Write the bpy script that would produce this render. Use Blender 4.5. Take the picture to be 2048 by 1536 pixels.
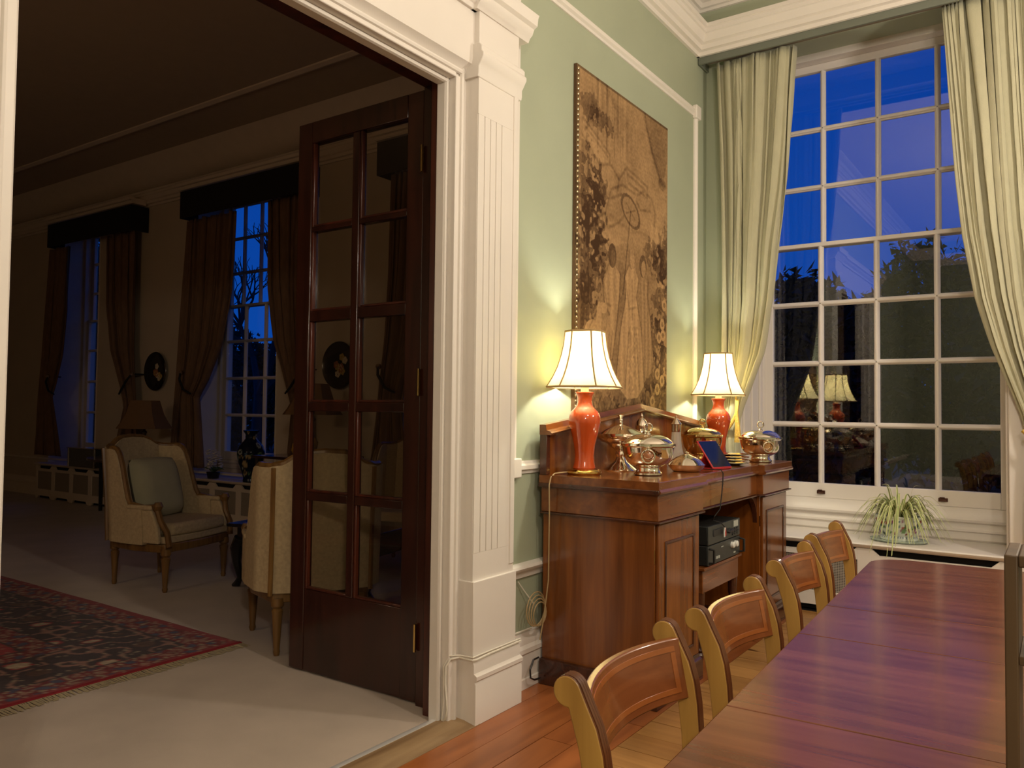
import bpy, math, random
import numpy as np
from mathutils import Vector, Matrix
random.seed(7); rng = np.random.default_rng(7)
PI = math.pi
for o in list(bpy.data.objects): bpy.data.objects.remove(o, do_unlink=True)
SC = bpy.context.scene
COL = SC.collection

# ------------------------------------------------------------ camera, world, light, exposure
cd = bpy.data.cameras.new('camera'); cam = bpy.data.objects.new('camera', cd); COL.objects.link(cam)
cd.sensor_width = 36; cd.lens = 1592.3*36/2048; cd.clip_start = .05; cd.clip_end = 300
_yaw, _pit, _rol = 0.605852, 0.033126, 0.011141
F = Vector((-math.sin(_yaw)*math.cos(_pit), math.cos(_yaw)*math.cos(_pit), math.sin(_pit)))
R0 = F.cross(Vector((0,0,1))).normalized(); U0 = R0.cross(F)
RR = math.cos(_rol)*R0 + math.sin(_rol)*U0; UU = -math.sin(_rol)*R0 + math.cos(_rol)*U0
m = Matrix((RR, UU, -F)).transposed().to_4x4(); m.translation = (0,0,1.30)
cam.matrix_world = m
SC.camera = cam

w = bpy.data.worlds.new('dusk'); SC.world = w; w.use_nodes = True
bg = w.node_tree.nodes['Background']
wt = w.node_tree
tc = wt.nodes.new('ShaderNodeTexCoord'); sx = wt.nodes.new('ShaderNodeSeparateXYZ'); rp = wt.nodes.new('ShaderNodeValToRGB')
wt.links.new(tc.outputs['Generated'], sx.inputs[0]); wt.links.new(sx.outputs['Z'], rp.inputs[0]); wt.links.new(rp.outputs[0], bg.inputs['Color'])
rp.color_ramp.elements[0].position = 0.0; rp.color_ramp.elements[0].color = (.004,.074,.43,1)
rp.color_ramp.elements[1].position = 0.6; rp.color_ramp.elements[1].color = (.001,.038,.33,1)
bg.inputs['Strength'].default_value = 1.0

def point(name, loc, power, color, radius):
    l = bpy.data.lights.new(name, 'POINT'); l.energy = power; l.color = color; l.shadow_soft_size = radius
    o = bpy.data.objects.new(name, l); o.location = loc; COL.objects.link(o); return o
CL = (1.0, .865, .725)
point('chandelier_light', (.05, 2.10, 3.02), 72, CL, .09)
point('window_end_fill_light', (1.0, 3.9, 2.75), 115, CL, .12)  # added light out of view, lifts the brightness of sill and cornice
point('near_end_ceiling_light', (1.2, -.9, 2.7), 125, CL, .12)
point('drawing_room_fill_light', (-4.6, -2.2, 2.3), 40, (1.0, .76, .52), .22)  # added fill, no lamp stands here; brightens the dark drawing room

SC.view_settings.view_transform = 'Standard'; SC.view_settings.look = 'None'
SC.view_settings.gamma = 1; SC.view_settings.use_curve_mapping = False
SC.view_settings.exposure = 0.0

# ------------------------------------------------------------ materials
MATS = {}
def mat(name, col, rough=.5, metal=0., coat=0., var=0., vscale=8., bump=0., bscale=60., spec=.5, stretch=(1,1,1), sheen=0., col2=None):
    if name in MATS: return MATS[name]
    M = bpy.data.materials.new(name); M.use_nodes = True; nt = M.node_tree; b = nt.nodes['Principled BSDF']
    b.inputs['Base Color'].default_value = (*col,1); b.inputs['Roughness'].default_value = rough; b.inputs['Metallic'].default_value = metal
    b.inputs['Coat Weight'].default_value = coat; b.inputs['Coat Roughness'].default_value = .08
    b.inputs['Specular IOR Level'].default_value = spec; b.inputs['Sheen Weight'].default_value = sheen
    tcn = nt.nodes.new('ShaderNodeTexCoord'); mp = nt.nodes.new('ShaderNodeMapping'); mp.inputs['Scale'].default_value = stretch
    nt.links.new(tcn.outputs['Object'], mp.inputs[0])
    if var > 0 or col2:
        n = nt.nodes.new('ShaderNodeTexNoise'); n.inputs['Scale'].default_value = vscale; n.inputs['Detail'].default_value = 5
        nt.links.new(mp.outputs[0], n.inputs['Vector'])
        r = nt.nodes.new('ShaderNodeValToRGB'); r.color_ramp.elements[0].position = .3; r.color_ramp.elements[1].position = .7
        c2 = col2 or tuple(min(1,c*(1+var)) for c in col)
        r.color_ramp.elements[0].color = (*(tuple(c*(1-var) for c in col) if not col2 else col),1); r.color_ramp.elements[1].color = (*c2,1)
        nt.links.new(n.outputs['Fac'], r.inputs[0]); nt.links.new(r.outputs[0], b.inputs['Base Color'])
    if bump > 0:
        n2 = nt.nodes.new('ShaderNodeTexNoise'); n2.inputs['Scale'].default_value = bscale; n2.inputs['Detail'].default_value = 3
        nt.links.new(mp.outputs[0], n2.inputs['Vector'])
        bp = nt.nodes.new('ShaderNodeBump'); bp.inputs['Strength'].default_value = bump; bp.inputs['Distance'].default_value = .01
        nt.links.new(n2.outputs['Fac'], bp.inputs['Height']); nt.links.new(bp.outputs[0], b.inputs['Normal'])
    MATS[name] = M; return M

def wood(name, dark, light, axis='z', rough=.35, coat=0., scale=6., bump=.05, rand=0., knots=False):
    if name in MATS: return MATS[name]
    M = bpy.data.materials.new(name); M.use_nodes = True; nt = M.node_tree; b = nt.nodes['Principled BSDF']
    b.inputs['Roughness'].default_value = rough; b.inputs['Coat Weight'].default_value = coat; b.inputs['Coat Roughness'].default_value = .1
    tcn = nt.nodes.new('ShaderNodeTexCoord'); mp = nt.nodes.new('ShaderNodeMapping')
    s = {'x':(.08,1,1),'y':(1,.08,1),'z':(1,1,.08)}[axis]
    mp.inputs['Scale'].default_value = s
    nt.links.new(tcn.outputs['Object'], mp.inputs[0])
    if rand > 0:
        oi = nt.nodes.new('ShaderNodeObjectInfo'); vm = nt.nodes.new('ShaderNodeVectorMath'); vm.operation = 'SCALE'; vm.inputs[0].default_value = (17,31,11)
        nt.links.new(oi.outputs['Random'], vm.inputs['Scale']); nt.links.new(vm.outputs[0], mp.inputs['Location'])
    n = nt.nodes.new('ShaderNodeTexNoise'); n.inputs['Scale'].default_value = scale*4; n.inputs['Detail'].default_value = 8; n.inputs['Distortion'].default_value = .6
    n2 = nt.nodes.new('ShaderNodeTexNoise'); n2.inputs['Scale'].default_value = scale*.6; n2.inputs['Detail'].default_value = 2
    nt.links.new(mp.outputs[0], n.inputs['Vector']); nt.links.new(mp.outputs[0], n2.inputs['Vector'])
    mx = nt.nodes.new('ShaderNodeMath'); mx.operation = 'MULTIPLY_ADD'; mx.inputs[1].default_value = .6
    ml = nt.nodes.new('ShaderNodeMath'); ml.operation = 'MULTIPLY'; ml.inputs[1].default_value = .4
    nt.links.new(n2.outputs['Fac'], ml.inputs[0]); nt.links.new(n.outputs['Fac'], mx.inputs[0]); nt.links.new(ml.outputs[0], mx.inputs[2])
    r = nt.nodes.new('ShaderNodeValToRGB'); r.color_ramp.elements[0].position = .34; r.color_ramp.elements[1].position = .64
    r.color_ramp.elements[0].color = (*dark,1); r.color_ramp.elements[1].color = (*light,1)
    nt.links.new(mx.outputs[0], r.inputs[0]); last = r.outputs[0]
    if knots:
        v = nt.nodes.new('ShaderNodeTexVoronoi'); v.inputs['Scale'].default_value = 4.5
        mp2 = nt.nodes.new('ShaderNodeMapping'); mp2.inputs['Scale'].default_value = {'x':(.45,1,1),'y':(1,.45,1),'z':(1,1,.45)}[axis]
        nt.links.new(tcn.outputs['Object'], mp2.inputs[0])
        if rand > 0: nt.links.new(vm.outputs[0], mp2.inputs['Location'])
        nt.links.new(mp2.outputs[0], v.inputs['Vector'])
        kr = nt.nodes.new('ShaderNodeValToRGB'); kr.color_ramp.elements[0].position = .07; kr.color_ramp.elements[1].position = .14
        kr.color_ramp.elements[0].color = (.25,.17,.1,1); kr.color_ramp.elements[1].color = (1,1,1,1)
        nt.links.new(v.outputs['Distance'], kr.inputs[0])
        k = nt.nodes.new('ShaderNodeMix'); k.data_type = 'RGBA'; k.blend_type = 'MULTIPLY'; k.inputs['Factor'].default_value = 1
        nt.links.new(last, k.inputs[6]); nt.links.new(kr.outputs[0], k.inputs[7]); last = k.outputs[2]
    if rand > 0:
        hs = nt.nodes.new('ShaderNodeHueSaturation'); ma = nt.nodes.new('ShaderNodeMath'); ma.operation = 'MULTIPLY_ADD'; ma.inputs[1].default_value = rand*2; ma.inputs[2].default_value = 1-rand
        nt.links.new(oi.outputs['Random'], ma.inputs[0]); nt.links.new(ma.outputs[0], hs.inputs['Value']); nt.links.new(last, hs.inputs['Color']); last = hs.outputs[0]
    nt.links.new(last, b.inputs['Base Color'])
    if bump:
        bp = nt.nodes.new('ShaderNodeBump'); bp.inputs['Strength'].default_value = bump; bp.inputs['Distance'].default_value = .004
        nt.links.new(n.outputs['Fac'], bp.inputs['Height']); nt.links.new(bp.outputs[0], b.inputs['Normal'])
    MATS[name] = M; return M

def glass_mat(name, tint=(1,1,1), f0=.045, rough=0.0):
    if name in MATS: return MATS[name]
    M = bpy.data.materials.new(name); M.use_nodes = True; nt = M.node_tree
    for n in list(nt.nodes): nt.nodes.remove(n)
    out = nt.nodes.new('ShaderNodeOutputMaterial'); mix = nt.nodes.new('ShaderNodeMixShader')
    t = nt.nodes.new('ShaderNodeBsdfTransparent'); t.inputs[0].default_value = (*tint,1)
    g = nt.nodes.new('ShaderNodeBsdfGlossy'); g.inputs['Roughness'].default_value = rough
    lw = nt.nodes.new('ShaderNodeLayerWeight'); lw.inputs['Blend'].default_value = .5
    pw = nt.nodes.new('ShaderNodeMath'); pw.operation = 'POWER'; pw.inputs[1].default_value = 5
    ma = nt.nodes.new('ShaderNodeMath'); ma.operation = 'MULTIPLY_ADD'; ma.inputs[1].default_value = 1-f0; ma.inputs[2].default_value = f0
    nt.links.new(lw.outputs['Facing'], pw.inputs[0]); nt.links.new(pw.outputs[0], ma.inputs[0])
    nt.links.new(ma.outputs[0], mix.inputs[0]); nt.links.new(t.outputs[0], mix.inputs[1]); nt.links.new(g.outputs[0], mix.inputs[2]); nt.links.new(mix.outputs[0], out.inputs[0])
    MATS[name] = M; return M

def vcol_mat(name, rough=.9, bump=0., bscale=300, sheen=0.):
    if name in MATS: return MATS[name]
    M = mat(name, (.5,.5,.5), rough, bump=bump, bscale=bscale, spec=.2, sheen=sheen); nt = M.node_tree
    a = nt.nodes.new('ShaderNodeVertexColor'); a.layer_name = 'Col'
    nt.links.new(a.outputs['Color'], nt.nodes['Principled BSDF'].inputs['Base Color']); return M

def shade_mat(name, col, trans=.6):
    if name in MATS: return MATS[name]
    M = bpy.data.materials.new(name); M.use_nodes = True; nt = M.node_tree
    for n in list(nt.nodes): nt.nodes.remove(n)
    out = nt.nodes.new('ShaderNodeOutputMaterial'); mix = nt.nodes.new('ShaderNodeMixShader'); mix.inputs[0].default_value = trans
    d = nt.nodes.new('ShaderNodeBsdfDiffuse'); t = nt.nodes.new('ShaderNodeBsdfTranslucent')
    tcn = nt.nodes.new('ShaderNodeTexCoord'); n = nt.nodes.new('ShaderNodeTexNoise'); n.inputs['Scale'].default_value = 60
    r = nt.nodes.new('ShaderNodeValToRGB'); r.color_ramp.elements[0].color = (*tuple(c*.9 for c in col),1); r.color_ramp.elements[1].color = (*col,1)
    nt.links.new(tcn.outputs['Object'], n.inputs['Vector']); nt.links.new(n.outputs['Fac'], r.inputs[0])
    nt.links.new(r.outputs[0], d.inputs[0]); nt.links.new(r.outputs[0], t.inputs[0])
    nt.links.new(d.outputs[0], mix.inputs[1]); nt.links.new(t.outputs[0], mix.inputs[2]); nt.links.new(mix.outputs[0], out.inputs[0])
    MATS[name] = M; return M

def perforated(name, col, hole, scale):
    if name in MATS: return MATS[name]
    M = mat(name, col, .5); nt = M.node_tree; b = nt.nodes['Principled BSDF']
    tcn = nt.nodes.new('ShaderNodeTexCoord'); sp = nt.nodes.new('ShaderNodeSeparateXYZ'); nt.links.new(tcn.outputs['Object'], sp.inputs[0])
    def sn(sock):
        a = nt.nodes.new('ShaderNodeMath'); a.operation = 'MULTIPLY'; a.inputs[1].default_value = scale; nt.links.new(sock, a.inputs[0])
        s = nt.nodes.new('ShaderNodeMath'); s.operation = 'SINE'; nt.links.new(a.outputs[0], s.inputs[0]); return s.outputs[0]
    p = nt.nodes.new('ShaderNodeMath'); p.operation = 'MULTIPLY'; nt.links.new(sn(sp.outputs['X']), p.inputs[0]); nt.links.new(sn(sp.outputs['Z']), p.inputs[1])
    ab = nt.nodes.new('ShaderNodeMath'); ab.operation = 'ABSOLUTE'; nt.links.new(p.outputs[0], ab.inputs[0])
    r = nt.nodes.new('ShaderNodeValToRGB'); r.color_ramp.elements[0].position = .35; r.color_ramp.elements[1].position = .5
    r.color_ramp.elements[0].color = (*col,1); r.color_ramp.elements[1].color = (*hole,1)
    nt.links.new(ab.outputs[0], r.inputs[0]); nt.links.new(r.outputs[0], b.inputs['Base Color']); return M

green = mat('sage_wall_paint', (.37,.405,.29), .75, var=.03, vscale=3, bump=.04, bscale=180)
greend = mat('grey_green_pelmet_paint', (.15,.165,.13), .6, var=.03)
white = mat('white_gloss_paint', (.76,.71,.65), .42, var=.02, vscale=4, bump=.03, bscale=40)
ceilw = mat('ceiling_paint', (.74,.68,.60), .8, var=.02)
dwall = mat('drawing_room_wall_paint', (.52,.42,.30), .8, var=.04, vscale=2)
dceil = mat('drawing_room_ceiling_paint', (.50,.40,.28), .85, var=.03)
dtrim = mat('drawing_room_trim_paint', (.66,.55,.42), .6, var=.03)
carpet = mat('greige_carpet', (.50,.41,.33), .95, var=.08, vscale=3.5, bump=.25, bscale=500, sheen=.1)
mahog = wood('dark_mahogany', (.012,.0035,.002), (.05,.012,.006), 'z', .22, .5, 5)
mahog2 = wood('mahogany_frame', (.02,.005,.003), (.10,.022,.010), 'z', .3, .3, 5)
sbw = wood('sideboard_mahogany', (.11,.030,.0045), (.25,.078,.013), 'z', .22, .35, 5)
sbwy = wood('sideboard_mahogany_lengthwise', (.10,.028,.006), (.23,.072,.016), 'y', .2, .4, 5)
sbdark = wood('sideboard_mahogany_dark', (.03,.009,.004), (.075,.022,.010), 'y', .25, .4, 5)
tabw = wood('table_mahogany', (.105,.030,.012), (.21,.068,.029), 'x', .18, .1, 5, bump=.02)
chw = wood('chair_mahogany', (.15,.042,.012), (.27,.085,.026), 'y', .25, .4, 6)
chy = wood('chair_golden_side', (.33,.17,.035), (.52,.30,.075), 'z', .35, .2, 6)
chd = wood('chair_reeded_edge', (.09,.03,.012), (.16,.055,.02), 'z', .25, .4, 6)
inlay = wood('satinwood_inlay', (.26,.075,.018), (.36,.115,.03), 'y', .25, .4, 6)
redb = wood('red_border_boards', (.20,.055,.014), (.38,.125,.034), 'y', .34, .15, 4, rand=.16)
pine = wood('pine_boards', (.27,.125,.035), (.46,.24,.075), 'x', .4, .1, 4, rand=.12, knots=True)
thrw = wood('worn_threshold_wood', (.22,.13,.06), (.40,.27,.14), 'y', .55, 0, 5)
metal_strip = mat('aluminium_strip', (.85,.85,.84), .5, .6)
glassp = glass_mat('window_glass', (.97,.98,.98), .075)
glassd = glass_mat('door_glass', (.86,.84,.80), .035)
brass = mat('polished_brass', (.80,.55,.18), .18, 1, var=.05)
silver = mat('polished_silver', (.86,.78,.68), .07, 1, var=.03, vscale=5)
silverd = mat('old_silver', (.70,.62,.52), .16, 1, var=.06, vscale=12)
brassy = mat('gilt_plate', (.78,.60,.28), .09, 1, var=.04)
redglaze = mat('coral_red_glaze', (.47,.065,.012), .08, coat=.8, var=.08, vscale=6)
shadew = shade_mat('cream_silk_shade', (.95,.88,.66), .72)
shadetr = mat('shade_trim_braid', (.34,.22,.10), .8)
black = mat('black_plastic', (.012,.012,.013), .35)
blackf = mat('black_metal_case', (.018,.019,.018), .4)
curt = mat('sage_linen_curtain', (.45,.43,.29), .85, var=.05, vscale=30, bump=.25, bscale=350, sheen=.15, stretch=(1,1,.3))
gold = mat('gold_rope', (.55,.36,.07), .6, bump=.5, bscale=120)
soil = mat('dark_potting_soil', (.012,.009,.007), .95)
leafg = mat('spider_plant_green', (.20,.30,.055), .45, var=.15, vscale=20)
leafc = mat('spider_plant_cream_edge', (.66,.66,.34), .5)
whitec = mat('white_cable', (.74,.70,.60), .5)
creamc = mat('gold_flex_cord', (.42,.30,.15), .5)

# ------------------------------------------------------------ mesh helpers
class MB:
    def __init__(s): s.v = []; s.f = []; s.mi = []
    def add(s, vs, fs, mi=0):
        o = len(s.v); s.v += [tuple(map(float,q)) for q in vs]; s.f += [tuple(i+o for i in f) for f in fs]; s.mi += [mi]*len(fs); return s
    def box(s, x0, x1, y0, y1, z0, z1, mi=0):
        if x0>x1: x0,x1=x1,x0
        if y0>y1: y0,y1=y1,y0
        if z0>z1: z0,z1=z1,z0
        v = [(x,y,z) for z in (z0,z1) for y in (y0,y1) for x in (x0,x1)]
        return s.add(v, [(0,2,3,1),(4,5,7,6),(0,1,5,4),(2,6,7,3),(0,4,6,2),(1,3,7,5)], mi)
    def prism(s, poly, axis, t0, t1, mi=0):
        """poly of 2D points in the two other axes (order x,y,z), extruded along axis"""
        n = len(poly); vs = []
        for t in (t0,t1):
            for a,b in poly:
                vs.append({'x':(t,a,b),'y':(a,t,b),'z':(a,b,t)}[axis])
        fs = [tuple(range(n-1,-1,-1)), tuple(range(n,2*n))]
        fs += [(i,(i+1)%n,(i+1)%n+n,i+n) for i in range(n)]
        return s.add(vs, fs, mi)
    def lathe(s, prof, c=(0,0,0), n=28, mi=0, sx=1., sy=1., rot=0.):
        vs = []; fs = []
        for r,z in prof:
            for k in range(n):
                a = 2*PI*k/n + rot; vs.append((c[0]+sx*r*math.cos(a), c[1]+sy*r*math.sin(a), c[2]+z))
        for i in range(len(prof)-1):
            for k in range(n):
                k2=(k+1)%n; fs.append((i*n+k, i*n+k2, (i+1)*n+k2, (i+1)*n+k))
        if prof[0][0] > 1e-5: fs.append(tuple(range(n-1,-1,-1)))
        if prof[-1][0] > 1e-5: fs.append(tuple((len(prof)-1)*n+k for k in range(n)))
        return s.add(vs, fs, mi)
    def tube(s, pts, r, n=8, mi=0, closed=False):
        P = [Vector(p) for p in pts]; N = len(P); vs = []; fs = []
        rr = r if hasattr(r,'__len__') else [r]*N
        t0 = (P[1]-P[0]).normalized(); nrm = t0.orthogonal().normalized()
        for i in range(N):
            if closed: t = (P[(i+1)%N]-P[i-1]).normalized()
            else: t = (P[min(i+1,N-1)]-P[max(i-1,0)]).normalized()
            nrm = (nrm - t*nrm.dot(t)).normalized(); bn = t.cross(nrm)
            for k in range(n):
                a = 2*PI*k/n; vs.append(P[i] + rr[i]*(math.cos(a)*nrm + math.sin(a)*bn))
        for i in range(N if closed else N-1):
            j=(i+1)%N
            for k in range(n):
                k2=(k+1)%n; fs.append((i*n+k, i*n+k2, j*n+k2, j*n+k))
        if not closed: fs += [tuple(range(n-1,-1,-1)), tuple((N-1)*n+k for k in range(n))]
        return s.add(vs, fs, mi)
    def ring(s, c, R, r, axis='x', n=20, m2=8, mi=0):
        pts = []
        for k in range(n):
            a = 2*PI*k/n; u,v = R*math.cos(a), R*math.sin(a)
            pts.append({'x':(c[0],c[1]+u,c[2]+v),'y':(c[0]+u,c[1],c[2]+v),'z':(c[0]+u,c[1]+v,c[2])}[axis])
        return s.tube(pts, r, m2, mi, True)
    def grid(s, fn, nu, nv, mi=0):
        vs = [fn(i/(nu-1), j/(nv-1)) for j in range(nv) for i in range(nu)]
        fs = [(j*nu+i, j*nu+i+1, (j+1)*nu+i+1, (j+1)*nu+i) for j in range(nv-1) for i in range(nu-1)]
        return s.add(vs, fs, mi)
    def mesh(s, name, mats, off=(0,0,0), smooth=True, ang=35):
        me = bpy.data.meshes.new(name)
        vs = [(x-off[0], y-off[1], z-off[2]) for x,y,z in s.v]
        me.from_pydata(vs, [], s.f); 
        for mm in (mats if isinstance(mats,(list,tuple)) else [mats]): me.materials.append(mm)
        if any(s.mi): me.polygons.foreach_set('material_index', s.mi)
        if smooth:
            me.polygons.foreach_set('use_smooth', [True]*len(me.polygons)); me.set_sharp_from_angle(angle=math.radians(ang))
        me.update(); return me
    def build(s, name, mats, parent=None, world=False, bevel=0., smooth=True, loc=None, solid=0.):
        if parent is not None:
            off = tuple(parent_world(parent)) if world else (0,0,0)
            if world: loc = None
        else:
            if loc is None:
                a = np.array(s.v); off = ((a[:,0].min()+a[:,0].max())/2, (a[:,1].min()+a[:,1].max())/2, a[:,2].min()); loc = off
            else: off = (0,0,0)
        me = s.mesh(name, mats, off, smooth)
        o = bpy.data.objects.new(name, me); COL.objects.link(o)
        if parent is not None: o.parent = parent
        elif loc is not None: o.location = loc
        if bevel: add_bevel(o, bevel)
        if solid:
            sm = o.modifiers.new('thickness','SOLIDIFY'); sm.thickness = solid; sm.offset = 0
        return o
def parent_world(p):
    l = Vector((0,0,0))
    while p is not None: l = l + p.location; p = p.parent
    return l
def add_bevel(o, w, seg=2):
    bm = o.modifiers.new('bevel','BEVEL'); bm.width = w; bm.segments = seg; bm.limit_method = 'ANGLE'; bm.angle_limit = math.radians(40)
def tag(o, label, cat=None, group=None, kind=None):
    o['label'] = label
    if cat: o['category'] = cat
    if group: o['group'] = group
    if kind: o['kind'] = kind
    return o
def thing(name, label, cat, loc=(0,0,0), rz=0., group=None):
    o = bpy.data.objects.new(name, None); COL.objects.link(o); o.location = loc; o.rotation_euler = (0,0,rz)
    o.empty_display_size = .1
    return tag(o, label, cat, group)
def struct(o, label): o['kind'] = 'structure'; o['label'] = label; return o
def sroot(name, label, loc=(0,0,0)):
    o = bpy.data.objects.new(name, None); COL.objects.link(o); o.location = loc; return struct(o, label)
def copy_tree(o, parent=None):
    c = o.copy(); COL.objects.link(c); c.parent = parent
    for ch in list(o.children): copy_tree(ch, c)
    return c
def bx(name, m, parent, x0,x1,y0,y1,z0,z1, bevel=0., world=True):
    return MB().box(x0,x1,y0,y1,z0,z1).build(name, m, parent, world, bevel)

# ------------------------------------------------------------ dimensions of the place
XA = -2.11        # dining face of the wall with the doorway
YB = 5.485        # dining face of the window wall
YD = 5.62         # drawing-room face of its window wall
CZ = 4.20         # ceiling height
XE = 2.9; YS = -2.6; XW = -15.0

# ------------------------------------------------------------ shell of the rooms
fl = MB().box(-2.10, XE, YS, YB, -.06, -.02).build('floor', soil); struct(fl, 'dining room floor of red border boards and yellow pine boards')
MB().box(XA,XE,YB,6.15,-.06,-.005).build('sub_floor', soil, fl, True)
def plank(x0,x1,y0,y1,m):
    g = .0015; dz = random.uniform(-.0012,.0)
    o = MB().box(-(x1-x0)/2+g,(x1-x0)/2-g,-(y1-y0)/2+g,(y1-y0)/2-g,-.02,0).build('plank', m, fl)
    o.location = Vector(((x0+x1)/2,(y0+y1)/2,dz)) - fl.location
bw = [ -2.0,-1.865,-1.72,-1.585,-1.44]
MB().box(-2.095,-2.0005,2.66,YB,-.02,-.0008).build('plank', redb, fl, True)
for i in range(4):
    y = YS; first = True
    while y < YB-.05:
        L = random.uniform(1.4,3.0) if not first else random.uniform(.6,2.6); first = False
        y1 = min(YB, y+L); 
        if YB-y1 < .4: y1 = YB
        plank(bw[i],bw[i+1],y,y1,redb); y = y1
y = YS
while y < YB-.02:
    y1 = min(YB, y+.155); xs = [-1.44, random.uniform(-.2,1.6), XE]
    for a,b in zip(xs[:-1],xs[1:]): plank(a,b,y,y1,pine)
    y = y1
cf = MB().box(XW, -2.16, YS, YD, -.06, .004).build('floor', carpet); struct(cf, 'plain greige fitted carpet of the dark drawing room')
th = MB(); th.prism([(-2.155,-.02),(-2.155,.012),(-2.12,.017),(-2.06,.013),(-1.998,.001),(-1.998,-.02)],'y',.80,2.68)
o = th.build('trim_1', thrw); struct(o, 'worn wooden threshold board between carpet and floorboards')
o = MB().prism([(-2.182,.0),(-2.182,.009),(-2.170,.0150),(-2.155,.0165),(-2.146,.015),(-2.146,.0)],'y',.90,2.60).build('trim_2', metal_strip); struct(o, 'bright metal carpet strip along the threshold')

# wall with the doorway (thickness -2.33 .. -2.11), opening y .86..2.63 z<2.78
DY0, DY1, DZ = .79, 2.69, 2.78
wl = MB(); 
wl.box(-2.33,XA,YS,DY0,0,CZ); wl.box(-2.33,XA,DY1,YB,0,CZ); wl.box(-2.33,XA,DY0,DY1,DZ,CZ)
o = wl.build('wall_west', [green], smooth=False); struct(o, 'sage green dining room wall pierced by the double doorway')
wl = MB(); wl.box(-2.345,-2.33,YS,DY0,0,CZ); wl.box(-2.345,-2.33,DY1,YD,0,CZ); wl.box(-2.345,-2.33,DY0,DY1,DZ,CZ)
o = wl.build('wall_drawing_east', dwall, smooth=False); struct(o, 'drawing room side of the doorway wall')
# dining window wall, opening x -1.87..-.245, z .03..4.0
WX0, WX1, WZ0, WZ1 = -1.87, -.245, 0.0, 3.95
wl = MB(); wl.box(XA,WX0,YB,6.15,0,CZ); wl.box(WX1,XE,YB,6.15,0,CZ); wl.box(WX0,WX1,YB,6.15,WZ1,CZ); wl.box(WX0,WX1,6.06,6.15,0,.70)
o = wl.build('wall_north', green, smooth=False); struct(o, 'sage green window wall of the dining room')
o = MB().box(XE,XE+.15,YS,6.15,0,CZ).build('wall_east', green); struct(o, 'sage green far side wall of the dining room')
o = MB().box(-2.33,XE,YS-.15,YS,0,CZ).build('wall_south', green); struct(o, 'sage green wall behind the dining table')
o = MB().box(-2.33,XE+.15,YS-.15,6.15,CZ,CZ+.1).build('ceiling', ceilw); struct(o, 'white dining room ceiling')
# drawing room shell
dwin = [(-11.95,-10.68),(-8.63,-6.98),(-5.15,-3.4)]
wl = MB(); xs = [XW]+[q for ab in dwin for q in ab]+[-2.33]
for i in range(0,len(xs),2): wl.box(xs[i],xs[i+1],YD,6.25,0,CZ+.1)
for a,b in dwin: wl.box(a,b,YD,6.25,3.95,CZ+.1); wl.box(a,b,6.16,6.25,0,.66)
o = wl.build('wall_drawing_north', dwall, smooth=False); struct(o, 'drawing room window wall')
o = MB().box(XW-.15,XW,YS,6.25,0,CZ+.1).build('wall_drawing_west', dwall); struct(o, 'far end wall of the drawing room')
o = MB().box(XW,-2.33,YS-.15,YS,0,CZ+.1).build('wall_drawing_south', dwall); struct(o, 'drawing room wall opposite the windows')
o = MB().box(XW-.15,-2.33,YS-.15,6.25,CZ+.1,CZ+.2).build('ceiling', dceil); struct(o, 'dark drawing room ceiling')

# ------------------------------------------------------------ mouldings
def mould_y(mb, xw, sg, prof, y0, y1): mb.prism([(xw+sg*d, z) for d,z in prof],'y',y0,y1)
def mould_x(mb, yw, sg, prof, x0, x1): mb.prism([(yw+sg*d, z) for d,z in prof],'x',x0,x1)
base_p = [(0,0),(.032,0),(.032,.045),(.026,.05),(.026,.155),(.034,.165),(.034,.185),(.022,.2),(.022,.225),(.014,.24),(.014,.255),(0,.262)]
rail_p = [(0,.515),(.012,.515),(.014,.535),(.018,.54),(.03,.55),(.036,.562),(.03,.574),(.016,.58),(0,.583)]
corn_p = [(0,3.81),(.02,3.81),(.024,3.835),(.05,3.84),(.054,3.87),(.075,3.88),(.095,3.925),(.105,3.93),(.105,3.955),(.12,3.96),(.12,3.985),(0,3.985)]
ceil_p = [(0,4.12),(.02,4.12),(.03,4.135),(.045,4.14),(.06,4.165),(.11,4.185),(.12,4.2),(0,4.2)]
mb = MB(); mould_y(mb, XA, 1, base_p, 2.96, 3.26); mould_y(mb, XA, 1, base_p, 3.26, YB); mould_y(mb, XA, 1, base_p, YS, .52)
struct(mb.build('baseboard_west', white), 'white moulded baseboard beside the sideboard')
mb = MB(); mould_y(mb, XA, 1, rail_p, 2.95, YB); mould_y(mb, XA, 1, rail_p, YS, .52); struct(mb.build('trim_3', white), 'white chair rail low on the green wall')
mb = MB(); mould_y(mb, XA, 1, corn_p, YS, YB-.17); mould_x(mb, 5.31, -1, corn_p, XA, XE); mould_x(mb, YS, 1, corn_p, XA, XE); mould_y(mb, XE, -1, corn_p, YS, YB)
struct(mb.build('trim_4', white), 'white stepped cornice under the dining room ceiling')
mb = MB(); mould_y(mb, XA, 1, ceil_p, YS, 5.31); mould_x(mb, 5.31, -1, ceil_p, XA, XE); struct(mb.build('trim_5', white), 'white ceiling moulding above the green frieze')
mb = MB().box(XA, XE, 5.31, YB, 3.82, CZ); struct(mb.build('wall_north_bulkhead', green), 'green bulkhead above the curtain pelmet')
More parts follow.
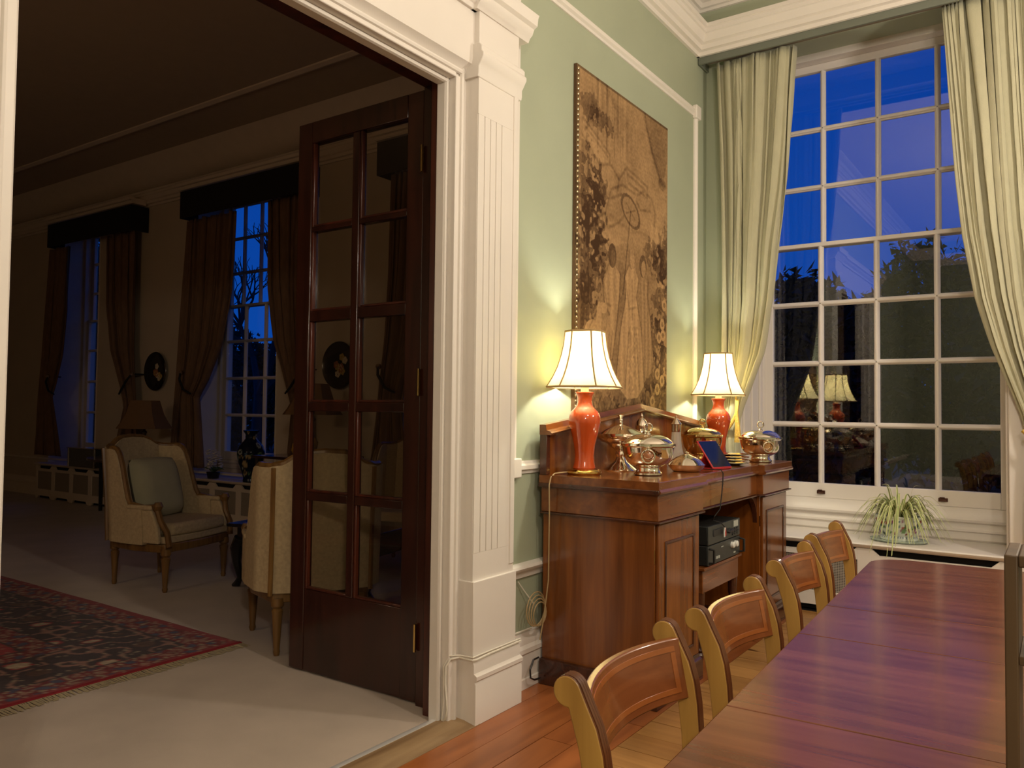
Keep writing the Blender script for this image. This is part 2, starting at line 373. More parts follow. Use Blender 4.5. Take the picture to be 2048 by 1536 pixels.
# picture panel moulding on the west wall with corner blocks
pr = sroot('trim_6', 'white panel moulding framing the tapestry', (XA,3.0,.99))
def half(w, d): return [(0,-w),(d*.35,-w),(d*.5,-w*.6),(d,-w*.3),(d,w*.3),(d*.5,w*.6),(d*.35,w),(0,w)]
for zc in (1.032, 3.40):
    MB().prism([(XA+d, zc+h) for d,h in half(.030,.026)],'y',3.06,5.25).build('moulding_strip', white, pr, True)
for yc in (3.045, 5.262):
    MB().prism([(XA+d, yc+h) for d,h in half(.022,.024)],'z',1.05,3.38).build('moulding_strip', white, pr, True)
    for zc in (1.032, 3.40): bx('corner_block', white, pr, XA, XA+.034, yc-.043, yc+.043, zc-.046, zc+.046, .006)
mb = MB(); mould_x(mb, YB, -1, base_p, WX1+.1, XE); mould_x(mb, YS, 1, base_p, XA, XE); struct(mb.build('baseboard_north', white), 'white baseboard around the dining room')
# drawing room trims
mb = MB(); mould_x(mb, YD, -1, [(a,b) for a,b in base_p], XW, -2.34); struct(mb.build('baseboard_drawing_north', dtrim), 'baseboard along the drawing room windows')
mb = MB(); mould_x(mb, YD, -1, [(0,.52),(.03,.53),(.03,.55),(0,.56)], XW, -2.34); struct(mb.build('trim_7', dtrim), 'thin dado rail in the drawing room')
dc = [(a,b+.02) for a,b in corn_p]
mb = MB(); mould_x(mb, YD, -1, dc, XW, -2.34); mb.prism([(YD-1.0,4.30),(YD-1.0,4.285),(YD-.96,4.27),(YD-.92,4.285),(YD-.92,4.30)],'x',XW,-2.34)
mb.prism([(YD,4.03),(YD-.10,4.06),(YD-.2,4.14),(YD-.3,4.24),(YD-.38,4.30),(YD,4.30)],'x',XW,-2.34)
struct(mb.build('trim_8', dtrim), 'cornice and cove along the drawing room windows')

# ------------------------------------------------------------ doorway casing, pilasters, entablature
cs = sroot('trim_9', 'white moulded casing around the double doorway', (-2.15,2.6,0))
for sgn, f in ((1, lambda y: y), (-1, lambda y: 2*1.7385-y)):
    bx('casing_fascia', white, cs, -2.189,-2.143, f(2.572), f(2.66), 0, 2.70, .004)
    bx('casing_fascia', white, cs, -2.143,-2.099, f(2.592), f(2.67), 0, 2.72, .004)
    bx('door_frame_post', mahog2, cs, -2.248,-2.189, f(2.605), f(2.69), 0, 2.745, .003)
    bx('door_frame_rebate', mahog, cs, -2.345,-2.248, f(2.668), f(2.69), 0, 2.745, .002)
    MB().tube([(-2.143,f(2.582),.0),(-2.143,f(2.582),2.71)], .009, 8).build('bead', white, cs, True)
    MB().tube([(-2.099,f(2.628),.0),(-2.099,f(2.628),2.755)], .012, 8).build('bead', white, cs, True)
bx('casing_head', white, cs, -2.189,-2.143, .905, 2.572, 2.689, 2.79, .004)
bx('casing_head', white, cs, -2.143,-2.099, .885, 2.592, 2.709, 2.79, .004)
bx('door_frame_head', mahog2, cs, -2.345,-2.189, .79, 2.69, 2.745, 2.79, .003)
MB().tube([(-2.143,.89,2.699),(-2.143,2.59,2.699)], .009, 8).build('bead', white, cs, True)
MB().tube([(-2.099,.87,2.74),(-2.099,2.63,2.74)], .012, 8).build('bead', white, cs, True)
MB().prism([(-2.11,2.72),(-2.085,2.76),(-2.06,2.775),(-2.055,2.80),(-2.055,3.02),(-2.045,3.03),(-2.045,3.06),(-2.11,3.06)],'y',.80,2.67).build('frieze', white, cs, True)
ent_p = [(0,3.0),(.07,3.0),(.075,3.02),(.09,3.03),(.10,3.055),(.118,3.065),(.122,3.098),(.128,3.108),(0,3.108)]
MB().prism([(XA+d,z) for d,z in ent_p],'y',.45,2.68).build('entablature_cornice', white, cs, True, .002)
pc = 2.8055
def pilaster(name, yc, label):
    p = sroot(name, label, (XA,yc,0)); h = .1475
    bx('shaft', white, p, XA-.0, -2.0345, yc-h, yc+h, .58, 2.80, .0)
    ws = np.linspace(-h+.008, h-.008, 6)
    bx('shaft_cap', white, p, -2.0345,-2.03, yc-h, yc+h, 2.56, 2.80, .0)
    bx('shaft_foot', white, p, -2.0345,-2.03, yc-h, yc+h, .58, .70, .0)
    edges = [-h, -.100, -.058, -.016, .026, h-.0]
    for a,b in zip(edges[:-1],edges[1:]): bx('flute_strip', white, p, -2.0345,-2.03, yc+a+.0025, yc+b-.0025, .70, 2.56, .0012)
    bx('edge_fillet', white, p, -2.034,-2.024, yc+h-.034, yc+h-.002, .62, 2.72, .003)
    bx('pedestal', white, p, XA,-2.018, yc-h-.008, yc+h+.010, .255, .585, .003)
    MB().prism([(XA,0),(-2.0,0),(-2.0,.165),(-2.005,.175),(-1.994,.185),(-1.994,.20),(-2.01,.21),(-2.01,.245),(-2.018,.262),(XA,.262)],'y',yc-h-.010,yc+h+.035).build('plinth', white, p, True)
    cap = [(XA,2.715),(-2.026,2.715),(-2.022,2.73),(-2.022,2.76),(-2.012,2.775),(-1.998,2.80),(-1.998,2.815),(-2.008,2.825),(-2.008,2.845),(-2.02,2.86),(XA,2.86)]
    MB().prism(cap,'y',yc-h-.012,yc+h+.022).build('capital', white, p, True, .003)
    bx('entablature_block', white, p, XA,-2.028, yc-h-.002, yc+h+.002, 2.85, 3.035, .003)
    MB().prism([(XA,3.0),(-2.022,3.0),(-2.012,3.02),(-2.0,3.03),(-1.99,3.055),(-1.972,3.065),(-1.968,3.10),(-1.962,3.112),(XA,3.112)],'y',yc-h-.03,yc+h+.068).build('crown', white, p, True)
pilaster('trim_10', pc, 'white fluted pilaster right of the doorway beside the green wall')
pilaster('trim_11', 2*1.7385-pc, 'white fluted pilaster on the other side of the doorway')

# ------------------------------------------------------------ open glazed door
dr = sroot('door_1', 'tall dark mahogany glazed door standing open into the drawing room', (-2.345,2.675,0))
dx0,dx1,dy0,dy1,dz1 = -3.19,-2.35,2.675,2.725,2.738
vb = [(-3.19,-3.09),(-2.80,-2.755),(-2.448,-2.35)]
rows = [(2.63,2.205),(2.18,1.782),(1.73,1.33),(1.285,.887),(.845,.41)]
for i,(a,b) in enumerate(vb): bx('stile' if i!=1 else 'glazing_bar', mahog, dr, a,b,dy0,dy1,.012 if i!=1 else .41,dz1 if i!=1 else 2.63,.004)
bx('top_rail', mahog, dr, -3.09,-2.448,dy0,dy1,2.63,dz1,.003)
bx('bottom_panel', mahog, dr, -3.09,-2.448,dy0+.004,dy1-.004,.012,.41,.003)
for (t0,b0),(t1,b1) in zip(rows[:-1],rows[1:]):
    for a,b in ((-3.09,-2.80),(-2.755,-2.448)): bx('glazing_bar', mahog, dr, a,b,dy0+.003,dy1-.003,t1,b0,.004)
for t,b in rows:
    for a,c in ((-3.09,-2.80),(-2.755,-2.448)):
        bx('glazing_bead', mahog2, dr, a,a+.014,dy0+.006,dy0+.03,b,t,.003); bx('glazing_bead', mahog2, dr, a+.014,c,dy0+.006,dy0+.03,b,b+.012,.003)
        bx('pane', glassd, dr, a,c,2.698,2.702,b,t)
for z in (.30,1.42,2.42):
    h = bx('hinge', brass, dr, -2.352,-2.346,2.655,2.70,z-.055,z+.055,.001)
    MB().tube([(-2.342,2.655,z-.06),(-2.342,2.655,z+.06)],.007,8).build('hinge_pin', brass, h, True)
bx('edge_strip', mahog2, dr, -2.350,-2.347,2.676,2.724,.02,2.73)

# ------------------------------------------------------------ windows
def window(n, label, lower, upper, zl, zu, yg, wm, x0, x1, zs):
    """lower / upper: bar x positions of each sash (outer edges included); zl, zu: bar heights"""
    r = sroot('window_%d'%n, label, ((x0+x1)/2, yg, zl[0]))
    t = .038
    def sash(xs, zz, y, bot, top):
        a,b = xs[0], xs[-1]
        bx('sash_stile', wm, r, a-.07,a,y-.02,y+.025,zz[0]-bot,zz[-1]+top,.004); bx('sash_stile', wm, r, b,b+.07,y-.02,y+.025,zz[0]-bot,zz[-1]+top,.004)
        bx('sash_rail', wm, r, a,b,y-.02,y+.025,zz[0]-bot,zz[0],.004); bx('sash_rail', wm, r, a,b,y-.02,y+.025,zz[-1],zz[-1]+top,.004)
        for q in xs[1:-1]: 
            MB().prism([(q-t/2,y+.02),(q-t/2,y+.004),(q-t*.28,y-.006),(q-t*.28,y-.016),(q-t*.1,y-.021),(q+t*.1,y-.021),(q+t*.28,y-.016),(q+t*.28,y-.006),(q+t/2,y+.004),(q+t/2,y+.02)],'z',zz[0],zz[-1]).build('glazing_bar', wm, r, True)
        for q in zz[1:-1]:
            for u,v in zip(xs[:-1],xs[1:]):
                MB().prism([(y+.02,q-t/2),(y+.004,q-t/2),(y-.006,q-t*.28),(y-.016,q-t*.28),(y-.021,q-t*.1),(y-.021,q+t*.1),(y-.016,q+t*.28),(y-.006,q+t*.28),(y+.004,q+t/2),(y+.02,q+t/2)],'x',u,v).build('glazing_bar', wm, r, True)
        for u,v in zip(xs[:-1],xs[1:]):
            for c,d in zip(zz[:-1],zz[1:]):
                o = MB().box(-(v-u)/2,(v-u)/2,-.002,.002,-(d-c)/2,(d-c)/2).build('pane', glassp, r)
                o.location = Vector(((u+v)/2,y+.012,(c+d)/2)) - r.location
                o.rotation_euler = (math.radians(random.uniform(-.25,.25)),0,math.radians(random.uniform(-.3,.3)))
    sash(lower, zl, yg, .105, .03); sash(upper, zu, yg+.055, .03, .055)
    bx('outer_frame', wm, r, x0, lower[0]-.07, yg-.05, yg+.11, zl[0]-.105, zu[-1]+.10,.004)
    bx('outer_frame', wm, r, lower[-1]+.07, x1, yg-.05, yg+.11, zl[0]-.105, zu[-1]+.10,.004)
    bx('frame_head', wm, r, x0, x1, yg-.05, yg+.11, zu[-1]+.055, zu[-1]+.115,.004)
    bx('stop_bead', wm, r, x0+.02, lower[0]-.055, yg-.062, yg-.02, zl[0]-.10, zu[-1]+.06,.004)
    bx('stop_bead', wm, r, lower[-1]+.055, x1-.02, yg-.062, yg-.02, zl[0]-.10, zu[-1]+.06,.004)
    # stool and apron
    sp = [(yg+.11,zs),(yg-.005,zs),(yg-.02,zs+.015),(yg-.02,zs+.06),(yg-.035,zs+.068),(yg-.035,zs+.082),(yg-.025,zs+.095),(yg-.025,zs+.12),(yg-.05,zs+.13),(yg-.055,zs+.145),(yg-.04,zs+.16),(yg-.03,zl[0]-.12),(yg-.03,zl[0]-.105),(yg+.11,zl[0]-.105)]
    MB().prism(sp,'x',x0,x1).build('apron', wm, r, True)
    return r
zl = [.803,1.223,1.665,2.099,2.515]; zu = [2.545,2.969,3.399,3.826]
lx = [-1.779,-1.440,-1.066,-.690,-.333]
w1 = window(1, 'tall white sash window with many small panes in the dining room', lx, [x+.004 for x in lx], zl, zu, 6.0, white, WX0, WX1, .478)
latchm = mat('dark_bronze', (.14,.07,.05), .35, .9)
for x in (-1.435,-.66):
    l = MB(); l.box(x-.028,x+.028,5.972,5.98,.728,.752); l.box(x-.018,x+.018,5.955,5.975,.732,.742); l.box(x-.02,x+.01,5.962,5.975,.752,.758); l.build('sash_lift', latchm, w1, True, .002)
# reveals
rv = sroot('trim_12', 'white panelled reveals of the dining room window', (WX0,5.75,.47))
for x0,x1,s in ((WX0,WX0+.022,1),(WX1-.022,WX1,-1)):
    bx('reveal_panel', white, rv, x0,x1,YB-.02,5.955,.478,3.95,.003)
    xi = x1 if s>0 else x0-.014
    for a,b in ((YB+.02,YB+.07),(YB+.20,YB+.215),(YB+.38,YB+.43)): bx('reveal_bead', white, rv, xi,xi+.014,a,b,.485,3.93,.004)
bx('reveal_head', green, rv, WX0,WX1,YB,5.955,3.93,3.952)
bx('architrave', white, rv, WX0-.10,WX0+.02,YB-.03,YB,.0,3.82,.006); bx('architrave', white, rv, WX1-.02,WX1+.10,YB-.03,YB,.0,3.82,.006)

zs = [.76,1.205,1.655,2.11,2.53]; zt = [2.56,2.965,3.40,3.79]
window(2, 'drawing room sash window nearest the end wall', [-11.83,-11.477,-11.139,-10.80], [-11.83,-11.477,-11.139,-10.80], zs, zt, 6.1, dtrim, -11.95,-10.68,.49)
window(3, 'drawing room sash window with bare branches behind its upper panes', [-8.52,-8.175,-7.80,-7.43,-7.08], [-8.54,-8.308,-7.987,-7.668,-7.35,-7.06], zs, zt, 6.1, dtrim, -8.63,-6.98,.49)
window(4, 'drawing room sash window partly seen through the glazed door', [-4.98,-4.64,-4.27,-3.9,-3.56], [-4.98,-4.64,-4.27,-3.9,-3.56], zs, zt, 6.1, dtrim, -5.15,-3.4,.49)
for i,(a,b) in enumerate(dwin):
    r = sroot('trim_%d'%(13+i), 'plain painted reveals of a drawing room window', (a,5.9,.49))
    bx('reveal_panel', dtrim, r, a,a+.015,YD-.01,6.05,.49,3.95); bx('reveal_panel', dtrim, r, b-.015,b,YD-.01,6.05,.49,3.95)

# ------------------------------------------------------------ curtains and pelmets
def curtain_mesh(edges, nf, amp, y0, ph=0., nu=170, nv=44, hem=.0, lean=0.):
    zz = [e[0] for e in edges]; L = [e[1] for e in edges]; Rr = [e[2] for e in edges]
    order = np.argsort(zz); zz = np.array(zz)[order]; L = np.array(L)[order]; Rr = np.array(Rr)[order]
    rnd = rng.uniform(-.25,.25,64)
    def fn(u,v):
        z = zz[0] + (zz[-1]-zz[0])*v; l = np.interp(z,zz,L); r = np.interp(z,zz,Rr)
        a = (u+.045*math.sin(7.3*u*PI+ph*2)+.03*math.sin(17*u+z*.35+ph))*nf*2*PI + ph + .5*math.sin(3.1*u*PI+1.1*z)
        wdt = abs(r-l); k = amp*min(1.0, wdt/.3+.35)
        yy = y0 + k*math.sin(a)*(.62+.5*math.sin(u*13+ph+.5*z)) + .28*k*math.sin(2.3*a+z)
        return (l+(r-l)*u + .012*math.sin(a*2.0+z), yy, z)
    return MB().grid(fn, nu, nv)
def curtain(label, edges, m, y0, nf=9, amp=.028, ph=0., group=None, tie=None, rope=None, ropem=None):
    base = ((edges[-1][1]+edges[-1][2])/2, y0, min(e[0] for e in edges))
    t = thing('curtain', label, 'curtain', base, 0, group)
    curtain_mesh(edges, nf, amp, y0, ph).build('drape', m, t, True, solid=.004)
    if tie:
        (x0,x1,zc,yw) = tie
        pts = []
        for k in range(13):
            a = PI*k/12
            pts.append((x0+(x1-x0)*k/12, y0-.05*math.sin(a)-.012, zc-.05*math.sin(a)*1.2+.04*(k/12-.5)))
        MB().tube(pts,.011,8).build('tieback', ropem, t, True)
    return t
cl = curtain('sage linen curtain tied back between the lamp and the window', [(3.765,-1.985,-1.452),(3.19,-1.958,-1.498),(2.81,-1.947,-1.533),(2.45,-1.94,-1.578),(2.065,-1.935,-1.608),(1.728,-1.935,-1.66),(1.457,-1.935,-1.765),(1.286,-1.935,-1.832),(1.17,-1.935,-1.845),(.85,-1.945,-1.82),(.60,-1.95,-1.80)], curt, 5.385, 11, .034, .4)
g = MB()
g.tube([(-1.83,5.335,1.30),(-1.86,5.33,1.235),(-1.89,5.335,1.19),(-1.93,5.36,1.20),(-1.965,5.44,1.30)],.013,8)
for k in range(2): g.tube([(-1.835+.016*k,5.332,1.42-.03*k),(-1.83,5.328,1.30),(-1.828+.012*k,5.328,1.20),(-1.83+.02*k,5.33,1.10)],[.007,.012,.012,.016],8)
g.build('rope_tieback', gold, cl, True)
cr = curtain('sage linen curtain hanging over the plant end of the window', [(3.782,-.595,.05),(3.203,-.552,.05),(2.74,-.515,.05),(2.374,-.476,.05),(1.981,-.41,.05),(1.712,-.336,.05),(1.478,-.252,.05),(1.306,-.19,.05),(1.17,-.16,.04),(.9,-.17,.05),(.58,-.18,.06)], curt, 5.385, 12, .036, 1.9)
MB().tube([(-.19,5.33,1.22),(-.12,5.325,1.15),(-.03,5.33,1.14),(.08,5.40,1.25)],.013,8).build('rope_tieback', gold, cr, True)
pm = thing('curtain_pelmet', 'grey green painted pelmet board under the white cornice of the window', 'pelmet', (-1.05,5.4,3.76))
MB().box(XA+.005,.05,5.312,5.33,3.762,3.812).build('front_board', greend, pm, True, .002)
bx('return_board', greend, pm, XA+.005,XA+.02,5.33,YB-.005,3.762,3.812,.002)
bx('curtain_track', mat('brown_track',(.16,.12,.08),.6), pm, XA+.05,.03,5.375,5.40,3.785,3.80)

dcurt = mat('brown_drawing_curtain', (.16,.085,.042), .9, var=.15, vscale=25, bump=.2, bscale=200, stretch=(1,1,.3))
dark = mat('black_pelmet_fabric', (.010,.008,.006), .9)
for i,(a,b,lab) in enumerate(((-11.66,-9.53,'black box pelmet over the window nearest the end wall'),(-8.49,-6.36,'black box pelmet over the window with bare branches'),(-5.31,-3.2,'black box pelmet seen through the glazed door'))):
    p = thing('box_pelmet', lab, 'pelmet', ((a+b)/2,5.5,3.50), 0, 'black pelmets of the drawing room')
    bx('front', dark, p, a,b,5.38,5.395,3.50,3.815,.003); bx('end', dark, p, a,a+.015,5.395,YD-.005,3.50,3.815); bx('end', dark, p, b-.015,b,5.395,YD-.005,3.50,3.815)
    mb = MB(); mb.prism([(5.395-d,z+.01) for d,z in dc[:6]]+[(5.395,dc[5][1]+.01)],'x',a-.03,b+.03); mb.box(a-.02,b+.02,5.38,YD-.06,3.832,3.90); mb.build('crown', dtrim, p, True)
    hk = [(a+.05,1), (b-.05,-1)]
    for j,(xh,s) in enumerate(hk):
        if i == 2 and j == 1: continue
        x0 = a+.10 if s>0 else b-.10
        E = [(3.52,x0,x0+s*.52),(2.6,x0-s*.02,x0+s*.44),(2.0,x0-s*.06,x0+s*.36),(1.55,x0-s*.12,x0+s*.20),(1.3,x0-s*.14,x0+s*.14),(.9,x0-s*.20,x0+s*.20),(.60,x0-s*.26,x0+s*.26)]
        if i == 1 and j == 0: E = [(3.498,-8.54,-7.60),(2.6,-8.58,-7.66),(2.0,-8.60,-7.80),(1.6,-8.62,-8.05),(1.42,-8.64,-8.22),(.9,-8.7,-8.15),(.60,-8.74,-8.12)]
        if i == 0 and j == 0: E = [(3.498,-11.78,-11.20),(2.6,-11.84,-11.24),(2.0,-11.88,-11.34),(1.6,-11.92,-11.5),(1.42,-11.94,-11.6),(.9,-11.98,-11.4),(.60,-12.02,-11.3)]
        if i == 1 and j == 1: E = [(3.52,-6.42,-7.02),(2.6,-6.42,-6.98),(2.0,-6.40,-6.86),(1.55,-6.36,-6.66),(1.3,-6.34,-6.55),(.9,-6.3,-6.6),(.60,-6.28,-6.64)]
        if i == 0 and j == 1: E = [(3.52,-9.60,-10.25),(2.6,-9.58,-10.2),(2.0,-9.56,-10.05),(1.55,-9.5,-9.8),(1.3,-9.46,-9.7),(.9,-9.4,-9.85),(.60,-9.36,-9.9)]
        where = ('brown curtain on the end wall side of the farthest window','brown curtain between the farthest window and the wall plate','brown curtain between the wall plate and the branch filled window','brown curtain between the branch filled window and the open door','brown curtain seen through the glazed door')[i*2+j]
        c = curtain(where, E, dcurt, 5.49, 6, .035, 1.3*i+j, 'brown drawing room curtains')
        xk = x0 - s*.10
        MB().tube([(xk,YD,1.70),(xk,5.44,1.70),(xk+s*.04,5.40,1.62),(xk+s*.14,5.39,1.50),(xk+s*.24,5.42,1.45)],[.008,.012,.014,.014,.01],8).build('tieback_arm', dark, c, True)
        MB().lathe([(0,-.03),(.022,-.02),(.03,0),(.022,.02),(0,.03)],(xk,5.45,1.70),12).build('tieback_knob', silverd, c, True)

# ------------------------------------------------------------ radiator covers
def radiator_cover(label, x0, x1, yf, yb, zt, m, gm, nb, group=None, slots=True):
    t = thing('radiator_cover', label, 'radiator cover', ((x0+x1)/2,yf,0), 0, group)
    MB().prism([(yb,zt-.035),(yf+.01,zt-.035),(yf-.005,zt-.03),(yf-.02,zt-.018),(yf-.025,zt-.008),(yf-.015,zt),(yb,zt)],'x',x0-.02,x1+.02).build('shelf', m, t, True)
    n = nb; wdt = (x1-x0)/n
    # front board as a ring frame per bay: top strip with slot, posts, bottom strip with cut-out
    for i in range(n+1):
        xc = x0+i*wdt; a = max(x0,xc-.04); b = min(x1,xc+.04)
        bx('post', m, t, a,b,yf,yf+.02,.0,zt-.035,.002)
    for i in range(n):
        a = x0+i*wdt+.04 if i else x0+.04; b = x0+(i+1)*wdt-.04 if i<n-1 else x1-.04
        zr = zt-.035
        MB().prism([(a,zr-.075),(b,zr-.075),(b,zr),(b-.005,zr),(b-.05,zr-.04),(a+.05,zr-.04),(a+.005,zr),(a,zr)],'y',yf,yf+.02).build('slotted_rail', m, t, True)
        MB().prism([(a,.01),(a+.02,.01),(a+.05,.045),(b-.05,.045),(b-.02,.01),(b,.01),(b,.135),(a,.135)],'y',yf,yf+.02).build('bottom_rail', m, t, True)
        bx('grille', gm, t, a-.01,b+.01,yf+.014,yf+.018,.13,zr-.07)
    bx('back', dark, t, x0+.01,x1-.01,yf+.06,yf+.065,.005,zt-.04)
    return t
grl = perforated('perforated_grille', (.42,.38,.32), (.06,.05,.045), 300)
radiator_cover('white radiator cover with deep shelf under the dining room window', -1.845,-.27,YB+.01,6.058,.479,white,grl,2)
grd = mat('woven_grille_panel', (.28,.23,.17), .8, var=.1, vscale=80)
radiator_cover('cream panelled radiator cover below the window nearest the end wall', -11.87,-9.45,5.42,YD-.035,.495,dtrim,grd,5,'drawing room radiator covers')
radiator_cover('cream panelled radiator cover below the window with bare branches', -8.75,-6.4,5.42,YD-.035,.495,dtrim,grd,5,'drawing room radiator covers')
o = bx('window_shelf', dtrim, None, -12.35,-10.7,YD+.0,6.07,.46,.488) if False else None
for a,b in dwin:
    o = MB().box(a,b,YD,6.16,.45,.4905).build('trim_%d'%random.randint(30,99), dtrim); struct(o, 'deep painted window shelf in the drawing room')

# ------------------------------------------------------------ sideboard
sb = thing('sideboard', 'mahogany pedestal sideboard with pedimented back against the green wall', 'sideboard', (-1.77,4.255,0))
SBX = -2.07
for y0,y1,hy in ((3.265,3.755,3.75),(4.745,5.245,5.24)):
    bx('pedestal', sbw, sb, SBX,-1.487,y0,y1,.0,.81,.003)
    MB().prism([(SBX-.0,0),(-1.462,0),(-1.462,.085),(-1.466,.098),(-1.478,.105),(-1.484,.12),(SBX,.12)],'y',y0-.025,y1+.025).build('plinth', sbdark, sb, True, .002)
    d = bx('cupboard_door', sbwy if False else sbw, sb, -1.487,-1.472,y0+.012,y1-.008,.13,.80,.003)
    a,b = y0+.075,y1-.075
    for q in ((a,a+.014,.18,.72),(b-.014,b,.18,.72),(a+.014,b-.014,.706,.72),(a+.014,b-.014,.18,.194)): MB().box(-1.473,-1.466,*q).build('panel_moulding', sbdark, d, True, .003)
    bx('panel', sbw, sb, -1.474,-1.471,a+.014,b-.014,.194,.706)
    for z in (.25,.66): bx('door_hinge', brass, sb, -1.489,-1.485,y0-.002,y0+.004,z-.03,z+.03)
for y0,y1,xf,nm in ((3.245,3.775,-1.462,'frieze_drawer'),(3.775,4.725,-1.500,'frieze_drawer'),(4.725,5.265,-1.462,'frieze_drawer')):
    bx(nm, sbwy, sb, SBX,xf,y0,y1,.818,.936,.003)
    bx('frieze_bead', sbdark, sb, SBX,xf+.012,y0-.010 if y0<3.7 else y0,y1+.012 if y1>5 else y1,.808,.818,.003)
for y0,y1,xf in ((3.225,3.785,-1.440),(3.785,4.715,-1.478),(4.715,5.285,-1.440)):
    MB().prism([(SBX,.936),(xf-.016,.936),(xf-.004,.940),(xf,.949),(xf-.006,.957),(xf-.010,.960),(xf-.010,.990),(xf-.013,.993),(SBX,.993)],'y',y0,y1).build('top_board', sbwy, sb, True)
bx('top_end_bead', sbdark, sb, SBX,-1.446,3.217,3.227,.936,.957,.003); bx('top_end_bead', sbdark, sb, SBX,-1.446,5.283,5.293,.936,.957,.003)
gp = MB(); gp.prism([(3.24,.993),(5.27,.993),(5.27,1.195),(4.255,1.325),(3.24,1.195)],'x',SBX,-2.045); gp.build('gallery', sbw, sb, True)
for s in (-1,1):
    ye = 4.255+s*1.03
    prof = [(-2.07,0),(-2.005,0),(-2.0,.008),(-2.012,.018),(-2.03,.022),(-2.035,.048),(-2.07,.048)]
    n = len(prof); vs = []
    for yy,zz in ((ye,1.195-.01),(4.255,1.300)): vs += [(x,yy,zz+z) for x,z in prof]
    fs = [tuple(range(n)), tuple(range(2*n-1,n-1,-1))]+[(i,i+n,(i+1)%n+n,(i+1)%n) for i in range(n)]
    MB().add(vs,fs).build('pediment_moulding', sbwy, sb, True)
    bx('gallery_end', sbdark, sb, SBX,-2.03,4.255+s*1.012-.016,4.255+s*1.012+.016,.993,1.19,.003)
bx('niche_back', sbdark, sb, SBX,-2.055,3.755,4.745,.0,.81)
for y0,s in ((3.755,1),(4.745,-1)):
    pts = [(y0,.808),(y0+s*.13,.808)]+[(y0+s*.13-s*.13*math.sin(a*PI/16), .808-.16+.16*math.cos(a*PI/16)) for a in range(1,9)]
    MB().prism(pts,'x',-1.53,-1.505).build('niche_bracket', sbdark, sb, True)

# ------------------------------------------------------------ lamps on the sideboard
def bulb_mat(col):
    M = mat('lit_bulb', (.9,.88,.8), .6); b = M.node_tree.nodes['Principled BSDF']; b.inputs['Emission Color'].default_value = (*col,1); b.inputs['Emission Strength'].default_value = 25; return M
def table_lamp(name, label, loc, rz, vase_m, shade_m, power, col, s=1.0, group=None, lit=True, hs=1.0):
    t = thing(name, label, 'lamp', loc, rz, group)
    MB().lathe([(.0,0),(.080*s,0),(.086*s,.008),(.086*s,.016),(.078*s,.024),(.062*s,.027),(0,.027)],n=32).build('lamp_base', brass, t)
    prof = [(0,.027),(.052,.027),(.056,.03),(.056,.036),(.05,.055),(.047,.09),(.052,.14),(.066,.20),(.0775,.245),(.079,.265),(.076,.285),(.066,.305),(.050,.322),(.040,.335),(.036,.352),(.036,.372),(.041,.388),(.046,.394),(.046,.399),(.034,.401),(0,.401)]
    MB().lathe([(r*s,z*hs) for r,z in prof],n=36).build('lamp_body', vase_m, t)
    zt = .401*hs
    MB().lathe([(0,zt),(.02,zt),(.02,zt+.03),(.025,zt+.032),(.025,zt+.04),(.014,zt+.05),(.014,zt+.09),(0,zt+.09)],n=16).build('lamp_socket', mat('cream_socket',(.6,.55,.4),.5), t)
    z0 = zt+.022
    H = .272*s
    lev = [(0,1.0),(.06,.945),(.18,.84),(.35,.725),(.55,.63),(.75,.565),(1,.525)]
    def octo(k, hw): 
        c = hw*.52; p = [(hw,-c),(hw,c),(c,hw),(-c,hw),(-hw,c),(-hw,-c),(-c,-hw),(c,-hw)]; return p
    hw = .170*s; vs = []; rings = []
    for f_,k in lev:
        for x,y in octo(0,hw*k): vs.append((x,y,z0+H*f_))
    fs = []
    for i in range(len(lev)-1):
        for j in range(8): fs.append((i*8+j,i*8+(j+1)%8,(i+1)*8+(j+1)%8,(i+1)*8+j))
    sh = MB().add(vs,fs).build('lamp_shade', shade_m, t, smooth=False, solid=.0015)
    tr = MB()
    for j in range(8): tr.tube([vs[i*8+j] for i in range(len(lev))],.0040*s,6)
    tr.tube([vs[j] for j in range(8)],.0052*s,6,closed=True); tr.tube([vs[(len(lev)-1)*8+j] for j in range(8)],.0052*s,6,closed=True)
    tr.build('shade_trim', shadetr, sh)
    if lit:
        MB().lathe([(0,.0),(.012,.006),(.018,.02),(.018,.03),(.012,.04),(0,.044)],(0,0,zt+.088),16).build('light_bulb', bulb_mat(col), t)
        for dz in (0,):
            l = bpy.data.lights.new('lamp_light','POINT'); l.energy = power; l.color = col; l.shadow_soft_size = .03
            lo = bpy.data.objects.new('lamp_light', l); COL.objects.link(lo); lo.parent = t; lo.location = (0,0,zt+.158)
    return t
warm = (1.0,.96,.75)
l1 = table_lamp('table_lamp', 'coral red vase lamp with lit cream shade in front of the tapestry nails', (-1.925,3.405,.9935), math.radians(18), redglaze, shadew, 16, warm)
l2 = table_lamp('table_lamp', 'coral red vase lamp with lit cream shade beside the curtain', (-1.875,5.105,.9935), math.radians(18), redglaze, shadew, 16, warm)
cord = MB(); cord.tube([(-1.985,3.345,1.004),(-2.0,3.30,1.002),(-2.005,3.26,1.0),(-2.0,3.218,.985),(-2.0,3.205,.95),(-2.002,3.212,.82),(-2.01,3.222,.5),(-2.03,3.215,.32),(-2.04,3.20,.22)],.0032,6)
for k in range(4): cord.ring((-2.045,3.205-.012*k,.34+.01*k),.055+.008*k,.003,'x',18,6)
o = cord.build('cord', creamc); o['label'] = 'gold flex running down the end of the sideboard'; o.parent = l1; o.matrix_parent_inverse = Matrix.LocRotScale(l1.location, l1.rotation_euler, None).inverted()
